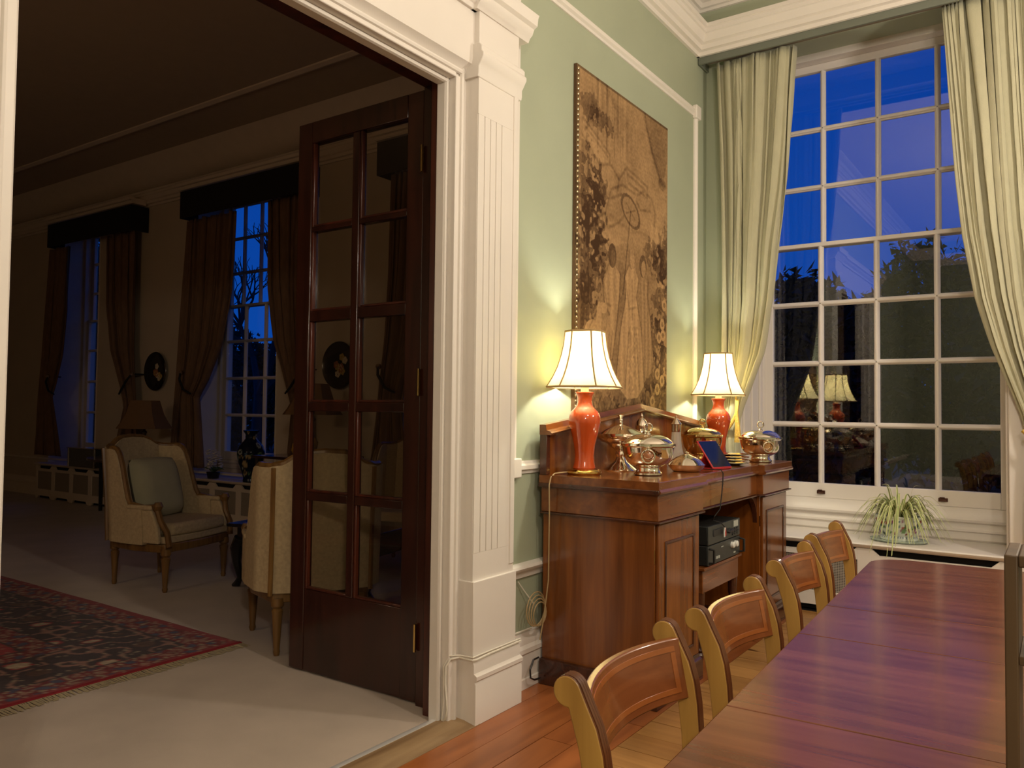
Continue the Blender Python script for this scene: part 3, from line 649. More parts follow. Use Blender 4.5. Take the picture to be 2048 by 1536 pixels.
wc = MB(); wc.tube([(-2.10,3.10,.50),(-2.09,3.14,.45),(-2.075,3.185,.395),(-2.07,3.192,.385)],.003,6); o = wc.build('white_wire', whitec); tag(o,'short white wire on the green wall beside the sideboard','cord')
bc = MB(); bc.tube([(-2.06,3.22,.13),(-2.05,3.16,.135),(-2.045,3.125,.10),(-2.045,3.13,.06),(-2.05,3.17,.04),(-2.05,3.22,.035)],.0045,6); o = bc.build('black_cable', black); tag(o,'black cable looping out beside the sideboard plinth','cord')

# cable clipped along the pilaster plinth
pcb = MB()
xs_, yl, yr = -2.003, 2.648, 2.99
pcb.tube([(-2.125,2.585,.006),(-2.10,2.580,.035),(-2.09,2.575,.07),(-2.10,2.583,.11),(-2.11,2.586,.17),(-2.108,2.586,.24),(-2.095,2.600,.268),(-2.075,2.632,.272),(-2.04,2.640,.268),(-2.012,2.640,.268),(-2.004,2.66,.268),(-2.004,2.75,.272),(-2.004,2.88,.272),(-2.004,2.985,.272),(-2.03,2.995,.270),(-2.085,3.0,.270),(-2.09,3.06,.270),(-2.09,3.2,.268)],.0045,6)
pcb.tube([(-2.125,2.583,.006),(-2.115,2.583,.10),(-2.118,2.585,.24),(-2.10,2.598,.282),(-2.07,2.634,.280),(-2.012,2.642,.279),(-2.008,2.75,.282),(-2.008,2.985,.281)],.0035,6)
o = pcb.build('clipped_cable', whitec); tag(o,'white cable clipped round the pilaster plinth','cord')

# ------------------------------------------------------------ silver on the sideboard
ZT = .9935
def ring_finial(mb, z, R=.017, r=.004): mb.lathe([(0,z-.006),(.012,z-.006),(.012,z),(.006,z+.006),(.005,z+.012),(0,z+.012)],n=14); mb.ring((0,0,z+.012+R),R,r,'y')
def covered_bowl(label, loc, R, m, rz, group='covered serving dishes on the sideboard', hs=1.0, ringed=True):
    t = thing('covered_dish', label, 'serving dish', loc, rz, group); k = R/.13
    b = [(0,0),(.062,0),(.068,.004),(.068,.012),(.060,.017),(.054,.03),(.055,.038),(.072,.044),(.098,.06),(.115,.085),(.122,.115),(.124,.135),(.132,.142),(.132,.146),(.121,.146),(.0,.143)]
    MB().lathe([(r*k,z*k*hs) for r,z in b],n=40).build('bowl', m, t)
    z0 = .146*k*hs
    l = [(.131,0),(.131,.006),(.119,.009),(.112,.02),(.09,.036),(.06,.046),(.03,.050),(.012,.0505),(0,.0505)]
    ld = MB().lathe([(r*k,z0+z*k) for r,z in l],n=40).build('lid', m, t)
    f_ = MB(); ring_finial(f_, z0+.052*k, .019*k, .0042*k); f_.build('ring_knob', m, ld)
    if ringed:
        for s in (-1,1):
            h = MB(); h.ring((0,0,0),.030*k,.0045*k,'y',20,8); o = h.build('ring_handle', m, t); o.location = (0,s*.126*k,.095*k*hs)
            h2 = MB(); h2.lathe([(0,0),(.012,.002),(.008,.012),(0,.014)],n=12); o2 = h2.build('handle_boss', m, t); o2.location = (0,s*.12*k,.125*k*hs); o2.rotation_euler = (-s*PI/2,0,0)
    return t
def on_sb(x,y): return (x,y,ZT)
covered_bowl('large silver covered bowl with ring handles at the front corner of the sideboard', on_sb(-1.665,3.575), .131, silver, math.radians(25))
covered_bowl('gilt covered bowl behind the red tablet', on_sb(-1.85,4.755), .127, brassy, math.radians(20), hs=1.15, ringed=False)
covered_bowl('silver covered bowl at the window end of the sideboard', on_sb(-1.57,5.02), .133, silver, math.radians(38), hs=1.0)
t = thing('comport', 'silver pedestal dish with domed lid behind the large covered bowl', 'serving dish', on_sb(-1.90,3.745))
MB().lathe([(0,0),(.088,0),(.09,.004),(.07,.02),(.035,.045),(.022,.07),(.03,.085),(.026,.10),(.04,.115),(.062,.128),(.068,.14),(.10,.15),(.118,.165),(.124,.18),(.124,.186),(0,.183)],n=36).build('pedestal_bowl', silver, t)
MB().lathe([(.125,.186),(.125,.192),(.11,.198),(.08,.213),(.045,.228),(.02,.236),(.011,.24),(.012,.25),(.008,.255),(.012,.262),(.007,.27),(.016,.283),(.02,.288),(0,.292)],n=36).build('lid', silver, t)
t = thing('coffee_pot', 'silver pot with scrolled handle and pointed lid at the sideboard back', 'pot', on_sb(-1.95,4.10), math.radians(-60))
MB().lathe([(0,0),(.045,0),(.047,.006),(.035,.018),(.038,.03),(.055,.06),(.062,.10),(.055,.14),(.04,.175),(.033,.20),(.035,.225),(.037,.23),(0,.23)],n=28).build('body', silverd, t)
MB().lathe([(.037,.23),(.033,.24),(.026,.255),(.015,.268),(.006,.275),(.008,.282),(.004,.292),(0,.30)],n=24).build('lid', silverd, t)
MB().tube([(-.036,0,.215),(-.06,0,.235),(-.09,0,.23),(-.105,0,.205),(-.10,0,.17),(-.085,0,.15),(-.06,0,.14)],[.004,.005,.006,.006,.006,.005,.004],8).build('handle', silverd, t)
MB().tube([(.05,0,.10),(.085,0,.13),(.10,0,.17),(.12,0,.20)],[.014,.011,.008,.007],8).build('spout', silverd, t)
cg = bpy.data.materials.new('cut_glass'); cg.use_nodes = True; b_ = cg.node_tree.nodes['Principled BSDF']; b_.inputs['Transmission Weight'].default_value = .75; b_.inputs['Roughness'].default_value = .12; b_.inputs['Base Color'].default_value = (.9,.86,.8,1)
vn = cg.node_tree.nodes.new('ShaderNodeTexVoronoi'); vn.inputs['Scale'].default_value = 90; bpn = cg.node_tree.nodes.new('ShaderNodeBump'); bpn.inputs['Strength'].default_value = .7
cg.node_tree.links.new(vn.outputs['Distance'], bpn.inputs['Height']); cg.node_tree.links.new(bpn.outputs[0], b_.inputs['Normal'])
t = thing('claret_jug', 'tall cut glass decanter with pointed silver top beside the front bowl', 'decanter', on_sb(-1.80,4.232))
MB().lathe([(0,0),(.048,0),(.052,.006),(.052,.03),(.045,.06),(.035,.10),(.028,.15),(.025,.20),(.0,.20)],n=16).build('glass_body', cg, t, smooth=False)
MB().lathe([(.0255,.195),(.028,.2),(.028,.235),(.031,.24),(.024,.25),(.012,.268),(.005,.275),(.007,.282),(0,.29)],n=16).build('silver_top', silverd, t)
t = thing('entree_dish', 'low round silver dish with shallow lid beside the front bowl', 'serving dish', on_sb(-1.615,3.93))
MB().lathe([(0,0),(.065,0),(.072,.004),(.09,.02),(.094,.032),(.098,.036),(0,.036)],n=36).build('dish', silver, t)
MB().lathe([(.097,.036),(.09,.042),(.075,.058),(.05,.074),(.025,.084),(.012,.09),(.014,.098),(0,.103)],n=36).build('lid', silver, t)
for k in range(4):
    o = MB().lathe([(0,0),(.05,0),(.075,.006),(.105,.013),(.105,.016),(.07,.010),(0,.008)],n=32).build('silver_plate', silver); o.location = on_sb(-1.62,4.62); o.location.z += k*.0165; tag(o,('bottom','second','third','top')[k]+' silver plate of the low stack behind the red tablet','plate','stacked silver plates')
# tablet in red cover
tb = thing('tablet', 'dark tablet in a red folding cover propped near the sideboard front', 'tablet', on_sb(-1.545,4.225), math.radians(-18))
redc = mat('red_tablet_cover',(.42,.02,.025),.5); scr = mat('tablet_screen',(.012,.016,.03),.06,coat=1)
tl = math.radians(38)
def tilt(mb, name, m, par):
    o = mb.build(name, m, par); o.rotation_euler = (0,-tl,0); o.location = (.02,0,.006); return o
case = tilt(MB().box(-.006,.004,-.080,.080,0,.182),'case',redc,tb); add_bevel(case,.004)
tilt(MB().box(.0042,.0052,-.075,.075,.006,.176),'screen',scr,tb)
st = MB(); st.add([(-.085,-.077,.002),(-.085,.077,.002),(.02,.077,.002),(.02,-.077,.002),(-.078,-.077,.006),(-.078,.077,.006),(.02,.077,.006),(.02,-.077,.006)],[(0,1,2,3),(7,6,5,4),(0,4,5,1),(1,5,6,2),(2,6,7,3),(3,7,4,0)]); st.build('cover_foot', redc, tb)
st = MB(); st.add([(-.085,-.077,.004),(-.085,.077,.004),(-.038,.077,.080),(-.038,-.077,.080),(-.089,-.077,.007),(-.089,.077,.007),(-.042,.077,.083),(-.042,-.077,.083)],[(0,3,2,1),(4,5,6,7),(0,1,5,4),(1,2,6,5),(2,3,7,6),(3,0,4,7)]); st.build('cover_flap', redc, tb)
cb = MB(); cb.tube([(-1.535,4.06,1.002),(-1.50,4.05,1.001),(-1.474,4.055,1.0),(-1.465,4.06,.985),(-1.466,4.058,.93),(-1.470,4.05,.86),(-1.475,4.045,.80),(-1.50,4.03,.76),(-1.52,4.06,.735),(-1.50,4.12,.72),(-1.486,4.15,.69)],.003,6)
o = cb.build('tablet_cable', black); tag(o,'thin black cable hanging from the red tablet over the sideboard edge','cord')

# ------------------------------------------------------------ stereo in the niche
stw = sbdark
st = thing('side_stand', 'small turned leg stand holding the stereo under the sideboard', 'stand', (-1.72,4.19,0))
for x in (-1.545,-1.90):
    for y in (3.945,4.435):
        MB().lathe([(.012,0),(.018,.03),(.022,.06),(.014,.07),(.024,.085),(.016,.10),(.021,.16),(.026,.20),(.016,.215),(.03,.235),(.032,.25),(.018,.27),(.024,.29),(.026,.38),(0,.38)],(x,y,0),16).build('leg', stw, st, True)
bx('apron', sbwy, st, -1.925,-1.52,3.92,4.46,.375,.492,.004); bx('top', sbwy, st, -1.94,-1.505,3.905,4.475,.492,.508,.003)
def unit(name, label, z0, z1, knobs):
    u = thing(name, label, 'stereo', (-1.70,4.19,z0)); y0,y1 = 3.955,4.43
    bx('case', blackf, u, -1.90,-1.512,y0,y1,z0+.004,z1,.003)
    bx('front_panel', mat('dark_grey_fascia',(.055,.06,.055),.35,.3), u, -1.512,-1.503,y0-.004,y1+.004,z0+.004,z1,.002)
    return u
u1 = unit('amplifier', 'black amplifier with side handles and white knobs on the stand', .509,.612,0)
u2 = unit('disc_player', 'black disc player on top of the amplifier', .613,.712,0)
wk = mat('white_knob',(.75,.75,.7),.4); gy = mat('pale_grey_panel',(.45,.47,.42),.4)
for y in (3.962,4.423): MB().tube([(-1.503,y,.525),(-1.475,y,.530),(-1.475,y,.595),(-1.503,y,.60)],.007,8).build('handle', blackf, u1, True)
for y,z in ((4.30,.578),(4.355,.578)): 
    k = MB().lathe([(0,0),(.017,0),(.017,.014),(.013,.018),(0,.018)],n=18); o = k.build('knob', wk if True else black, u1); o.rotation_euler=(0,PI/2,0); o.location = Vector((-1.503,y,z))-u1.location
for y in (4.06,4.09): bx('button', gy, u1, -1.503,-1.499,y,y+.02,.535,.548)
bx('name_plate', gy, u1, -1.503,-1.5015,4.14,4.17,.585,.590)
bx('label_plate', gy, u1, -1.503,-1.5015,4.33,4.36,.528,.536)
bx('disc_tray', black, u2, -1.503,-1.499,4.02,4.16,.655,.690,.002)
bx('display_panel', gy, u2, -1.503,-1.5005,4.33,4.40,.672,.705)
for i in range(3):
    for j in range(3): bx('button', black, u2, -1.503,-1.4995,4.31+.035*i,4.335+.035*i,.628+.014*j,.637+.014*j)
MB().tube([(-1.503,4.235,.66),(-1.494,4.235,.66),(-1.494,4.28,.66)],.012,8).build('dock_block', black, u2, True)
plug = thing('audio_plugs', 'red and white audio plugs hanging in front of the disc player', 'cord', (-1.49,4.15,.64))
MB().tube([(-1.486,4.15,.69),(-1.487,4.16,.665),(-1.488,4.162,.645)],.0045,8).build('red_plug', mat('red_plug',(.5,.03,.02),.5), plug, True)
MB().tube([(-1.486,4.148,.69),(-1.488,4.145,.665),(-1.489,4.15,.64)],.0045,8).build('white_plug', wk, plug, True)

# ------------------------------------------------------------ tapestry (flat woven print on a stretcher)
def paint_tapestry(W, H):
    yy, xx = np.mgrid[0:H,0:W]; X = xx/(W-1); Y = 1-yy/(H-1)     # Y up
    def noise(sx, sy, seed):
        r = np.random.default_rng(seed); g_ = r.random((sy+2, sx+2)); u = X*sx; v = Y*sy
        i = u.astype(int); j = v.astype(int); fu = u-i; fv = v-j; fu = fu*fu*(3-2*fu); fv = fv*fv*(3-2*fv)
        return (g_[j,i]*(1-fu)+g_[j,i+1]*fu)*(1-fv) + (g_[j+1,i]*(1-fu)+g_[j+1,i+1]*fu)*fv
    V = .60 + .14*(noise(7,11,1)-.5) + .08*(noise(40,60,2)-.5)
    asp = 1.64
    def ell(cx,cy,rx,ry): return ((X-cx)/rx)**2 + ((Y-cy)/ry)**2
    def poly(pts):
        ins = np.zeros_like(X,bool); n = len(pts)
        for i in range(n):
            x1,y1 = pts[i]; x2,y2 = pts[(i+1)%n]
            if y1 == y2: continue
            c = ((Y>=min(y1,y2))&(Y<max(y1,y2))); ins ^= c & (X < (x2-x1)*(Y-y1)/(y2-y1)+x1)
        return ins
    def line(pts, w_, dv):
        D = np.full_like(X, 9.)
        for (x1,y1),(x2,y2) in zip(pts[:-1],pts[1:]):
            dx,dy = x2-x1,(y2-y1)*asp; L = dx*dx+dy*dy+1e-9
            t_ = np.clip(((X-x1)*dx+((Y-y1)*asp)*dy)/L,0,1); D = np.minimum(D, np.hypot(X-x1-t_*dx,(Y-y1)*asp-t_*dy))
        V[:] = V - dv*np.clip(1.4-D/w_,0,1)
    # ruined columns and steps, pale and thin
    cm = np.clip((Y-.79)*14,0,1)*np.clip((X-.10)*9,0,1)*np.clip((.60-X)*7,0,1)
    V += cm*.07*np.sin(X*120+1.5*noise(3,3,9))*(.5+noise(6,4,10)); V -= cm*.05*(np.sin(X*52)>.55)
    for x in (.20,.29,.37,.43): line([(x,.80),(x,1.0)],.007,.10)
    V[poly([(.06,.86),(.32,.80),(.32,.77),(.22,.755),(.06,.80)])] += .05
    for pts in ([(.06,.86),(.32,.80),(.32,.77),(.22,.755),(.06,.81)],[(.08,.84),(.30,.79)],[(.42,.74),(.50,.79),(.74,.765),(.74,.73),(.52,.745),(.50,.79)],[(.52,.77),(.72,.75)],[(.34,.77),(.42,.74),(.40,.70)],[(.28,.62),(.34,.70),(.46,.73),(.60,.72)],[(.62,.72),(.70,.745),(.80,.73),(.84,.69),(.83,.65)],[(.62,.70),(.66,.68),(.78,.69)],[(.28,.62),(.30,.58),(.42,.61),(.50,.65)],[(.33,.67),(.45,.70)]): line(pts,.008,.13)
    V[ell(.70,.70,.10,.035)<1] -= .04
    # patched corner and stains
    pt = poly([(.70,1.0),(1.0,1.0),(1.0,.90),(.96,.83),(.90,.81),(.80,.88),(.73,.95)]); V[pt] -= .10; line([(.70,1.0),(.73,.95),(.80,.885),(.90,.81),(.95,.80)],.014,.15)
    V[ell(.93,.80,.05,.02)<1] -= .12
    line([(.28,1.0),(.33,.97),(.40,.95)],.02,.08)
    # foliage
    fol = noise(30,48,3)*.55+noise(64,100,4)*.45
    def leaves(cx,cy,rx,ry,dv=.22):
        k = (ell(cx,cy,rx,ry) + 1.6*(fol-.5)*2) < .75; V[k] -= dv*(.55+.9*fol[k])
    V[(X>.05)&(X<.13)&(Y<.80)&(Y>.05)] -= .10*(.5+noise(40,6,12))[(X>.05)&(X<.13)&(Y<.80)&(Y>.05)]
    for q in ((.10,.66,.16,.13),(.16,.58,.14,.10),(.20,.68,.10,.06),(.24,.88,.12,.035),(.12,.90,.08,.04),(.12,.46,.14,.12),(.22,.50,.10,.07),(.10,.34,.10,.10),(.97,.56,.09,.10),(.90,.52,.10,.06),(.93,.40,.12,.10),(.90,.30,.12,.08),(.95,.22,.10,.08),(.82,.56,.10,.05)): leaves(*q)
    for q in ((.25,.03,.25,.06),(.60,.03,.25,.05),(.90,.06,.2,.10),(.85,.16,.16,.06)): leaves(*q, .17)
    for x0,y0 in ((.16,.88),(.22,.52),(.20,.60)): line([(x0-.08,y0-.05),(x0,y0),(x0+.07,y0+.02)],.009,.14)
    line([(.95,.40),(.93,.48),(.98,.56)],.02,-.10); line([(.88,.47),(.93,.46),(.95,.50)],.014,-.08)
    V[(Y<.14)] -= .04
    for k in range(26):
        x0 = .03+.037*k; line([(x0,.0),(x0+.02*math.sin(k*2.1),.05),(x0+.05*math.sin(k*1.7),.09)],.007,.10 if k%2 else -.08)
    # ground and hills
    line([(.20,.61),(.35,.62),(.55,.60),(.75,.61)],.012,.06); line([(.62,.47),(.75,.46),(.90,.49)],.02,.05)
    # cattle by the trees
    for x0 in (.80,.86,.92): V[ell(x0,.60,.025,.05)<1] += .08; line([(x0,.56),(x0-.01,.50)],.008,.12)
    # parasol carried over the lady
    cxp = .55-(Y-.66)*.9; e = ((X-cxp)/.10)**2+((Y-.66)/.05)**2
    V[e<1] = .58; V[(e<1)&(e>.66)] = .34; line([(.55,.66),(.47,.40)],.006,.22); line([(.50,.68),(.60,.64)],.005,.12); line([(.50,.65),(.60,.67)],.005,.12)
    # people: attendant, lady in a long gown, companion
    def shade(mask, cx, k, amp): V[mask] += (amp*np.sin((X-cx)*k + 3*noise(5,9,int(abs(cx)*100))))[mask]
    gown = poly([(.40,.13),(.52,.085),(.64,.09),(.72,.13),(.68,.30),(.62,.40),(.645,.455),(.60,.49),(.53,.49),(.49,.455),(.50,.39),(.44,.28)])
    comp = poly([(.66,.14),(.80,.17),(.83,.22),(.79,.34),(.755,.41),(.76,.46),(.69,.475),(.66,.45),(.66,.36)])
    att = poly([(.30,.20),(.36,.20),(.40,.29),(.43,.39),(.44,.455),(.38,.48),(.31,.47),(.26,.42),(.28,.36),(.33,.33),(.29,.27)])
    bk = ell(.56,.30,.40,.26)<1; V[bk] -= .07
    V[comp] = .60; shade(comp,.74,150,.07); V[gown] = .71; shade(gown,.57,110,.055)
    V[att] = .66; shade(att,.35,90,.06)
    lace = (np.abs(X-.585)<.055)&(Y>.10)&(Y<.31)&gown; V[lace] += (.22*(noise(90,140,5)-.5))[lace]
    for cx,cy,hair,face in ((.355,.505,.26,.38),(.565,.52,.50,.68),(.695,.505,.34,.64)):
        V[ell(cx,cy,.042,.036)<1] = hair; V[ell(cx+.008,cy-.008,.026,.026)<1] = face
    V[ell(.565,.555,.03,.03)<1] = .60
    for pts in ([(.40,.13),(.44,.28),(.50,.39),(.49,.455),(.53,.49)],[(.72,.13),(.68,.30),(.62,.40),(.645,.455)],[(.83,.22),(.79,.34),(.755,.41),(.76,.46)],[(.26,.42),(.28,.36),(.33,.33)],[(.44,.455),(.43,.39),(.40,.29),(.36,.20)],[(.31,.47),(.27,.42),(.30,.36),(.34,.355)],[(.50,.44),(.54,.36),(.62,.37)],[(.34,.20),(.36,.28)],[(.57,.45),(.575,.33)],[(.54,.30),(.50,.12)],[(.62,.30),(.66,.12)]): line(pts,.007,.16)
    line([(.55,.365),(.63,.385),(.60,.36)],.012,-.08)
    # pale hound
    V[ell(.17,.265,.085,.040)<1] = .68; V[ell(.225,.31,.026,.05)<1] = .68; V[ell(.265,.345,.042,.016)<1] = .68
    line([(.12,.26),(.11,.19)],.018,-.10); line([(.22,.25),(.23,.19)],.016,-.10); line([(.09,.25),(.16,.30),(.20,.33)],.006,.14); line([(.10,.235),(.20,.23)],.006,.12)
    # flowers
    for cx,cy in ((.94,.335),(.90,.29),(.95,.30),(.965,.40),(.88,.12),(.94,.15),(.82,.08),(.88,.17)):
        e = ell(cx,cy,.030,.019); V[e<1] = .72; V[e<.22] = .46
    V += .13*(noise(120,190,6)-.5) + .05*np.sin(Y*H*.9)*(noise(60,90,7)-.3)
    V = np.clip(V,.10,.86)
    lo = np.array([.040,.016,.006]); hi = np.array([.60,.37,.175])
    C_ = lo + (hi-lo)*(V[...,None]**1.75)*1.25
    edge = (X<.026)|(Y>.993); C_[edge] = C_[edge]*.45
    yel = np.clip((.22-Y)*4,0,1)[...,None]*np.clip((X-.55)*2.5,0,1)[...,None]
    C_ = C_*(1-yel*np.array([.12,.0,.4])); return np.clip(C_,0,1)
def color_grid(name, W, H, fn, cols, m, parent, world=True):
    mb = MB().grid(fn, W, H); o = mb.build(name, m, parent, world)
    at = o.data.color_attributes.new('Col','FLOAT_COLOR','POINT')
    at.data.foreach_set('color', np.concatenate([cols.reshape(-1,3), np.ones((W*H,1))],1).astype(np.float32).ravel()); return o
tp = thing('tapestry', 'brown pastoral tapestry with a parasol bearer on a studded frame above the sideboard', 'tapestry', (XA,4.17,1.22))
ty0,ty1,tz0,tz1 = 3.585,4.757,1.21,3.135
Wt,Ht = 300,480
cols = paint_tapestry(Wt,Ht)[::-1]
bx('stretcher', mat('tapestry_edge_wood',(.10,.05,.02),.7), tp, XA+.002,XA+.018,ty0,ty1,tz0,tz1)
color_grid('woven_picture', Wt, Ht, lambda u,v: (XA+.0195, ty0+(ty1-ty0)*u, tz0+(tz1-tz0)*v), cols, vcol_mat('tapestry_weave',.95,.25,400), tp)
bronze = mat('tarnished_nail', (.52,.40,.24), .25, .9)
nail = MB().lathe([(.0105,0),(.010,.003),(.006,.006),(0,.0072)],n=8).mesh('nail', bronze)
k = 0; z = tz0+.06
while z < tz1-.01:
    o = bpy.data.objects.new('nail', nail); COL.objects.link(o); o.parent = tp; o.rotation_euler = (0,PI/2,0); o.location = Vector((XA+.0195,ty0+.016,z))-tp.location
    z += .0275

# ------------------------------------------------------------ dining table
TROT = math.radians(2.4)
dt = thing('dining_table', 'long polished mahogany dining table with rounded corners', 'table', (.045,1.95,0), TROT)
TW, TL0, TL1 = .60, -1.45, 1.475     # half width, local y extents
def rounded_end(y_end, s, r=.13, n=8):
    pts = []
    for a in range(n+1):
        t_ = PI/2*a/n; pts.append((TW-r+r*math.cos(t_), y_end-s*r+s*r*math.sin(t_)))
    for a in range(n+1):
        t_ = PI/2+PI/2*a/n; pts.append((-TW+r+r*math.cos(t_), y_end-s*r+s*r*math.sin(t_)))
    return pts
cuts = [TL0,-.42,.18,.53,TL1]
for i,(a,b) in enumerate(zip(cuts[:-1],cuts[1:])):
    if i == 3: poly_ = [(-TW,a+.001),(TW,a+.001)]+rounded_end(b,1)
    elif i == 0: poly_ = [(TW,b-.001),(-TW,b-.001)]+[(x,y) for x,y in [(-q[0],q[1]) for q in rounded_end(a,-1)]]
    else: poly_ = [(-TW,a+.001),(TW,a+.001),(TW,b-.001),(-TW,b-.001)]
    o = MB().prism(poly_,'z',.716,.741).build('table_leaf', tabw, dt); add_bevel(o,.0025,2)
bx('apron', tabw, dt, -.50,-.48,-1.3,1.3,.62,.716,0,False); bx('apron', tabw, dt, .48,.50,-1.3,1.3,.62,.716,0,False)
for x in (-.44,.44):
    for y in (-1.2,0.0,1.2):
        MB().lathe([(.018,0),(.022,.05),(.02,.07),(.034,.10),(.028,.14),(.04,.40),(.045,.52),(.03,.55),(.048,.58),(.048,.716),(0,.716)],(x,y,0),18).build('leg', sbw, dt)

# ------------------------------------------------------------ dining chairs
stripe = mat('dark_striped_seat_fabric', (.025,.02,.02), .8, col2=(.16,.12,.09), vscale=60, stretch=(1,.02,1))
def dining_chair():
    t = thing('dining_chair', '', 'chair')
    c = (-.030,.826); r = .027
    arc = [(c[0]+r*math.cos(math.radians(a)), c[1]+r*math.sin(math.radians(a))) for a in range(275,19,-17)]
    out = arc + [(.010,.806),(.026,.775),(.038,.735),(.045,.69),(.050,.62),(.053,.54),(.052,.46),(.044,.36),(.028,.24),(.0,.11),(-.045,0),(-.078,0),(-.040,.11),(-.010,.24),(.006,.36),(.013,.46),(.014,.54),(.010,.62),(.003,.68),(-.008,.735),(-.020,.775),(-.026,.795)]
    for s in (-1,1):
        y0 = s*.215; st_ = MB(); st_.prism(out,'y',y0-.015,y0+.015)
        # faces: sides golden, edge dark
        n = len(out); st_.mi = [0,0]+[1]*n
        o = st_.build('stile', [chy,chd], t); add_bevel(o,.003)
        rd = MB()
        front = out[len(arc)-6:len(arc)+7]
        for q in (-.0075,.0,.0075): rd.tube([(x+.0008,y0+q,z) for x,z in front],.0032,6)
        rd.build('reeding', chd, o)
    # curved tablet rail
    def rail(off, z0,z1, x_t, name, m, y0=-.203, y1=.203, thick=.016, par=None):
        vs = []; fs = []; N = 17
        for i in range(N):
            u = i/(N-1); y = y0+(y1-y0)*u; bow = -.055*(1-(y/.215)**2)
            for z in (z0,z1):
                lean = .034 - (z-.70)*.20
                for d in (0,-thick): vs.append((bow+lean+d+off, y, z))
        for i in range(N-1):
            a = i*4; b = a+4; fs += [(a,b,b+2,a+2),(a+1,a+3,b+3,b+1),(a+2,b+2,b+3,a+3),(a,a+1,b+1,b)]
        fs += [(0,2,3,1),((N-1)*4,(N-1)*4+1,(N-1)*4+3,(N-1)*4+2)]
        return MB().add(vs,fs).build(name, m, par or t)
    rl = rail(0,.700,.822,0,'top_rail',chw)
    add_bevel(rl,.003)
    rail(.0012,.798,.808,0,'inlay_band',inlay,-.185,.185,.004,rl); rail(.0012,.716,.726,0,'inlay_band',inlay,-.185,.185,.004,rl)
    rail(.0012,.726,.796,0,'inlay_band',inlay,-.185,-.173,.004,rl); rail(.0012,.726,.796,0,'inlay_band',inlay,.173,.185,.004,rl)
    rail(.02,.555,.585,0,'stay_rail',chw)
    sr = MB().prism([(.02,-.20),(.44,-.235),(.44,.235),(.02,.20)],'z',.395,.455).build('seat_rail', chw, t); add_bevel(sr,.004)
    def seatf(u,v):
        x = .03+.405*v; hw = .19+.035*v; y = -hw+2*hw*u; e = min(1,8*min(u,1-u,v,1-v)); return (x,y,.452+.03*(e**.5))
    MB().grid(seatf,15,15).build('seat', stripe, t)
    for s in (-1,1):
        pf = [(.40,.455),(.44,.455),(.445,.36),(.46,.2),(.50,.0),(.475,.0),(.43,.2),(.408,.36)]
        o = MB().prism(pf,'y',s*.215-.017,s*.215+.017).build('leg', chy, t); add_bevel(o,.003)
    return t
ch0 = dining_chair()
spots = [(-.672,1.405,2.0),(-.672,1.985,1.0),(-.712,2.70,3.0),(-.752,3.31,1.5)]
clab = ['regency dining chair at the table end farthest from the window','regency dining chair second along from the end farthest from the window','regency dining chair third along towards the window','regency dining chair at the window end of the table']
for i,(x,y,a) in enumerate(spots):
    o = ch0 if i == 0 else copy_tree(ch0)
    o.location = (x,y,0); o.rotation_euler.z = math.radians(a); o['label'] = clab[i]; o['group'] = 'scroll backed dining chairs along the table'

# ------------------------------------------------------------ open wooden rack on the table
rk = thing('wooden_rack', 'open dark wooden rack standing on the polished table', 'rack', (.10,1.155,.7415))
rkw = wood('rack_wood',(.055,.03,.012),(.12,.07,.03),'z',.55,0,7)
rkw2 = wood('rack_wood_cross',(.055,.03,.012),(.12,.07,.03),'x',.55,0,7)
for x in (-.059,.259): bx('upright', rkw, rk, x-.0,x+.014,1.10,1.21,.7415,1.138,.002)
bx('top_board', rkw2, rk, -.045,.259,1.10,1.21,1.124,1.138,.002)
bx('shelf', rkw2, rk, -.045,.259,1.10,1.21,1.012,1.022,.001); bx('bottom_board', rkw2, rk, -.045,.259,1.10,1.21,.7415,.752,.001)

# ------------------------------------------------------------ spider plant
PC = (-.885,5.70,.4795)
dish = MB().lathe([(0,0),(.15,0),(.168,.006),(.175,.014),(.172,.017),(.15,.010),(0,.008)],(0,0,0),40,0,1.0,.72).build('saucer', mat('celadon_glaze',(.42,.50,.42),.25,var=.08), None, loc=PC); tag(dish,'pale green oval saucer under the plant bowl on the window shelf','saucer')
pot = thing('flower_bowl', 'white porcelain bowl painted with flowers holding the spider plant', 'plant pot', (PC[0],PC[1],PC[2]+.0085))
pg = MB(); prof_p = [(0,0),(.105,0),(.112,.006),(.112,.022),(.106,.03),(.118,.05),(.134,.085),(.142,.12),(.143,.145),(.150,.152),(.150,.158),(.138,.160),(.134,.15),(.0,.135)]
NP = 96
fine = []
for (r0,z0),(r1,z1) in zip(prof_p[:-1],prof_p[1:]):
    for q in range(4): fine.append((r0+(r1-r0)*q/4, z0+(z1-z0)*q/4))
fine.append(prof_p[-1])
pg.lathe(fine, n=NP, sy=.72); po = pg.build('bowl', vcol_mat('painted_porcelain',.18), pot)
va = np.array(pg.v); ang = np.arctan2(va[:,1]/.72,va[:,0]); colr = np.tile(np.array([.66,.70,.62]),(len(va),1))
rp_ = np.random.default_rng(3)
for k_ in range(130):
    a0 = rp_.uniform(-PI,PI); z0 = rp_.uniform(.035,.145); s_ = rp_.uniform(.006,.014); cc = [(.30,.06,.05),(.07,.17,.20),(.16,.28,.12),(.30,.12,.20),(.08,.12,.10)][rp_.integers(5)]
    d = np.hypot((np.angle(np.exp(1j*(ang-a0))))*.13, va[:,2]-z0); colr[d<s_] = cc
band = (va[:,2]>.020)&(va[:,2]<.032)&(np.sin(ang*40)>.2); colr[band] = (.10,.13,.2)
at = po.data.color_attributes.new('Col','FLOAT_COLOR','POINT'); at.data.foreach_set('color', np.concatenate([colr,np.ones((len(va),1))],1).astype(np.float32).ravel())
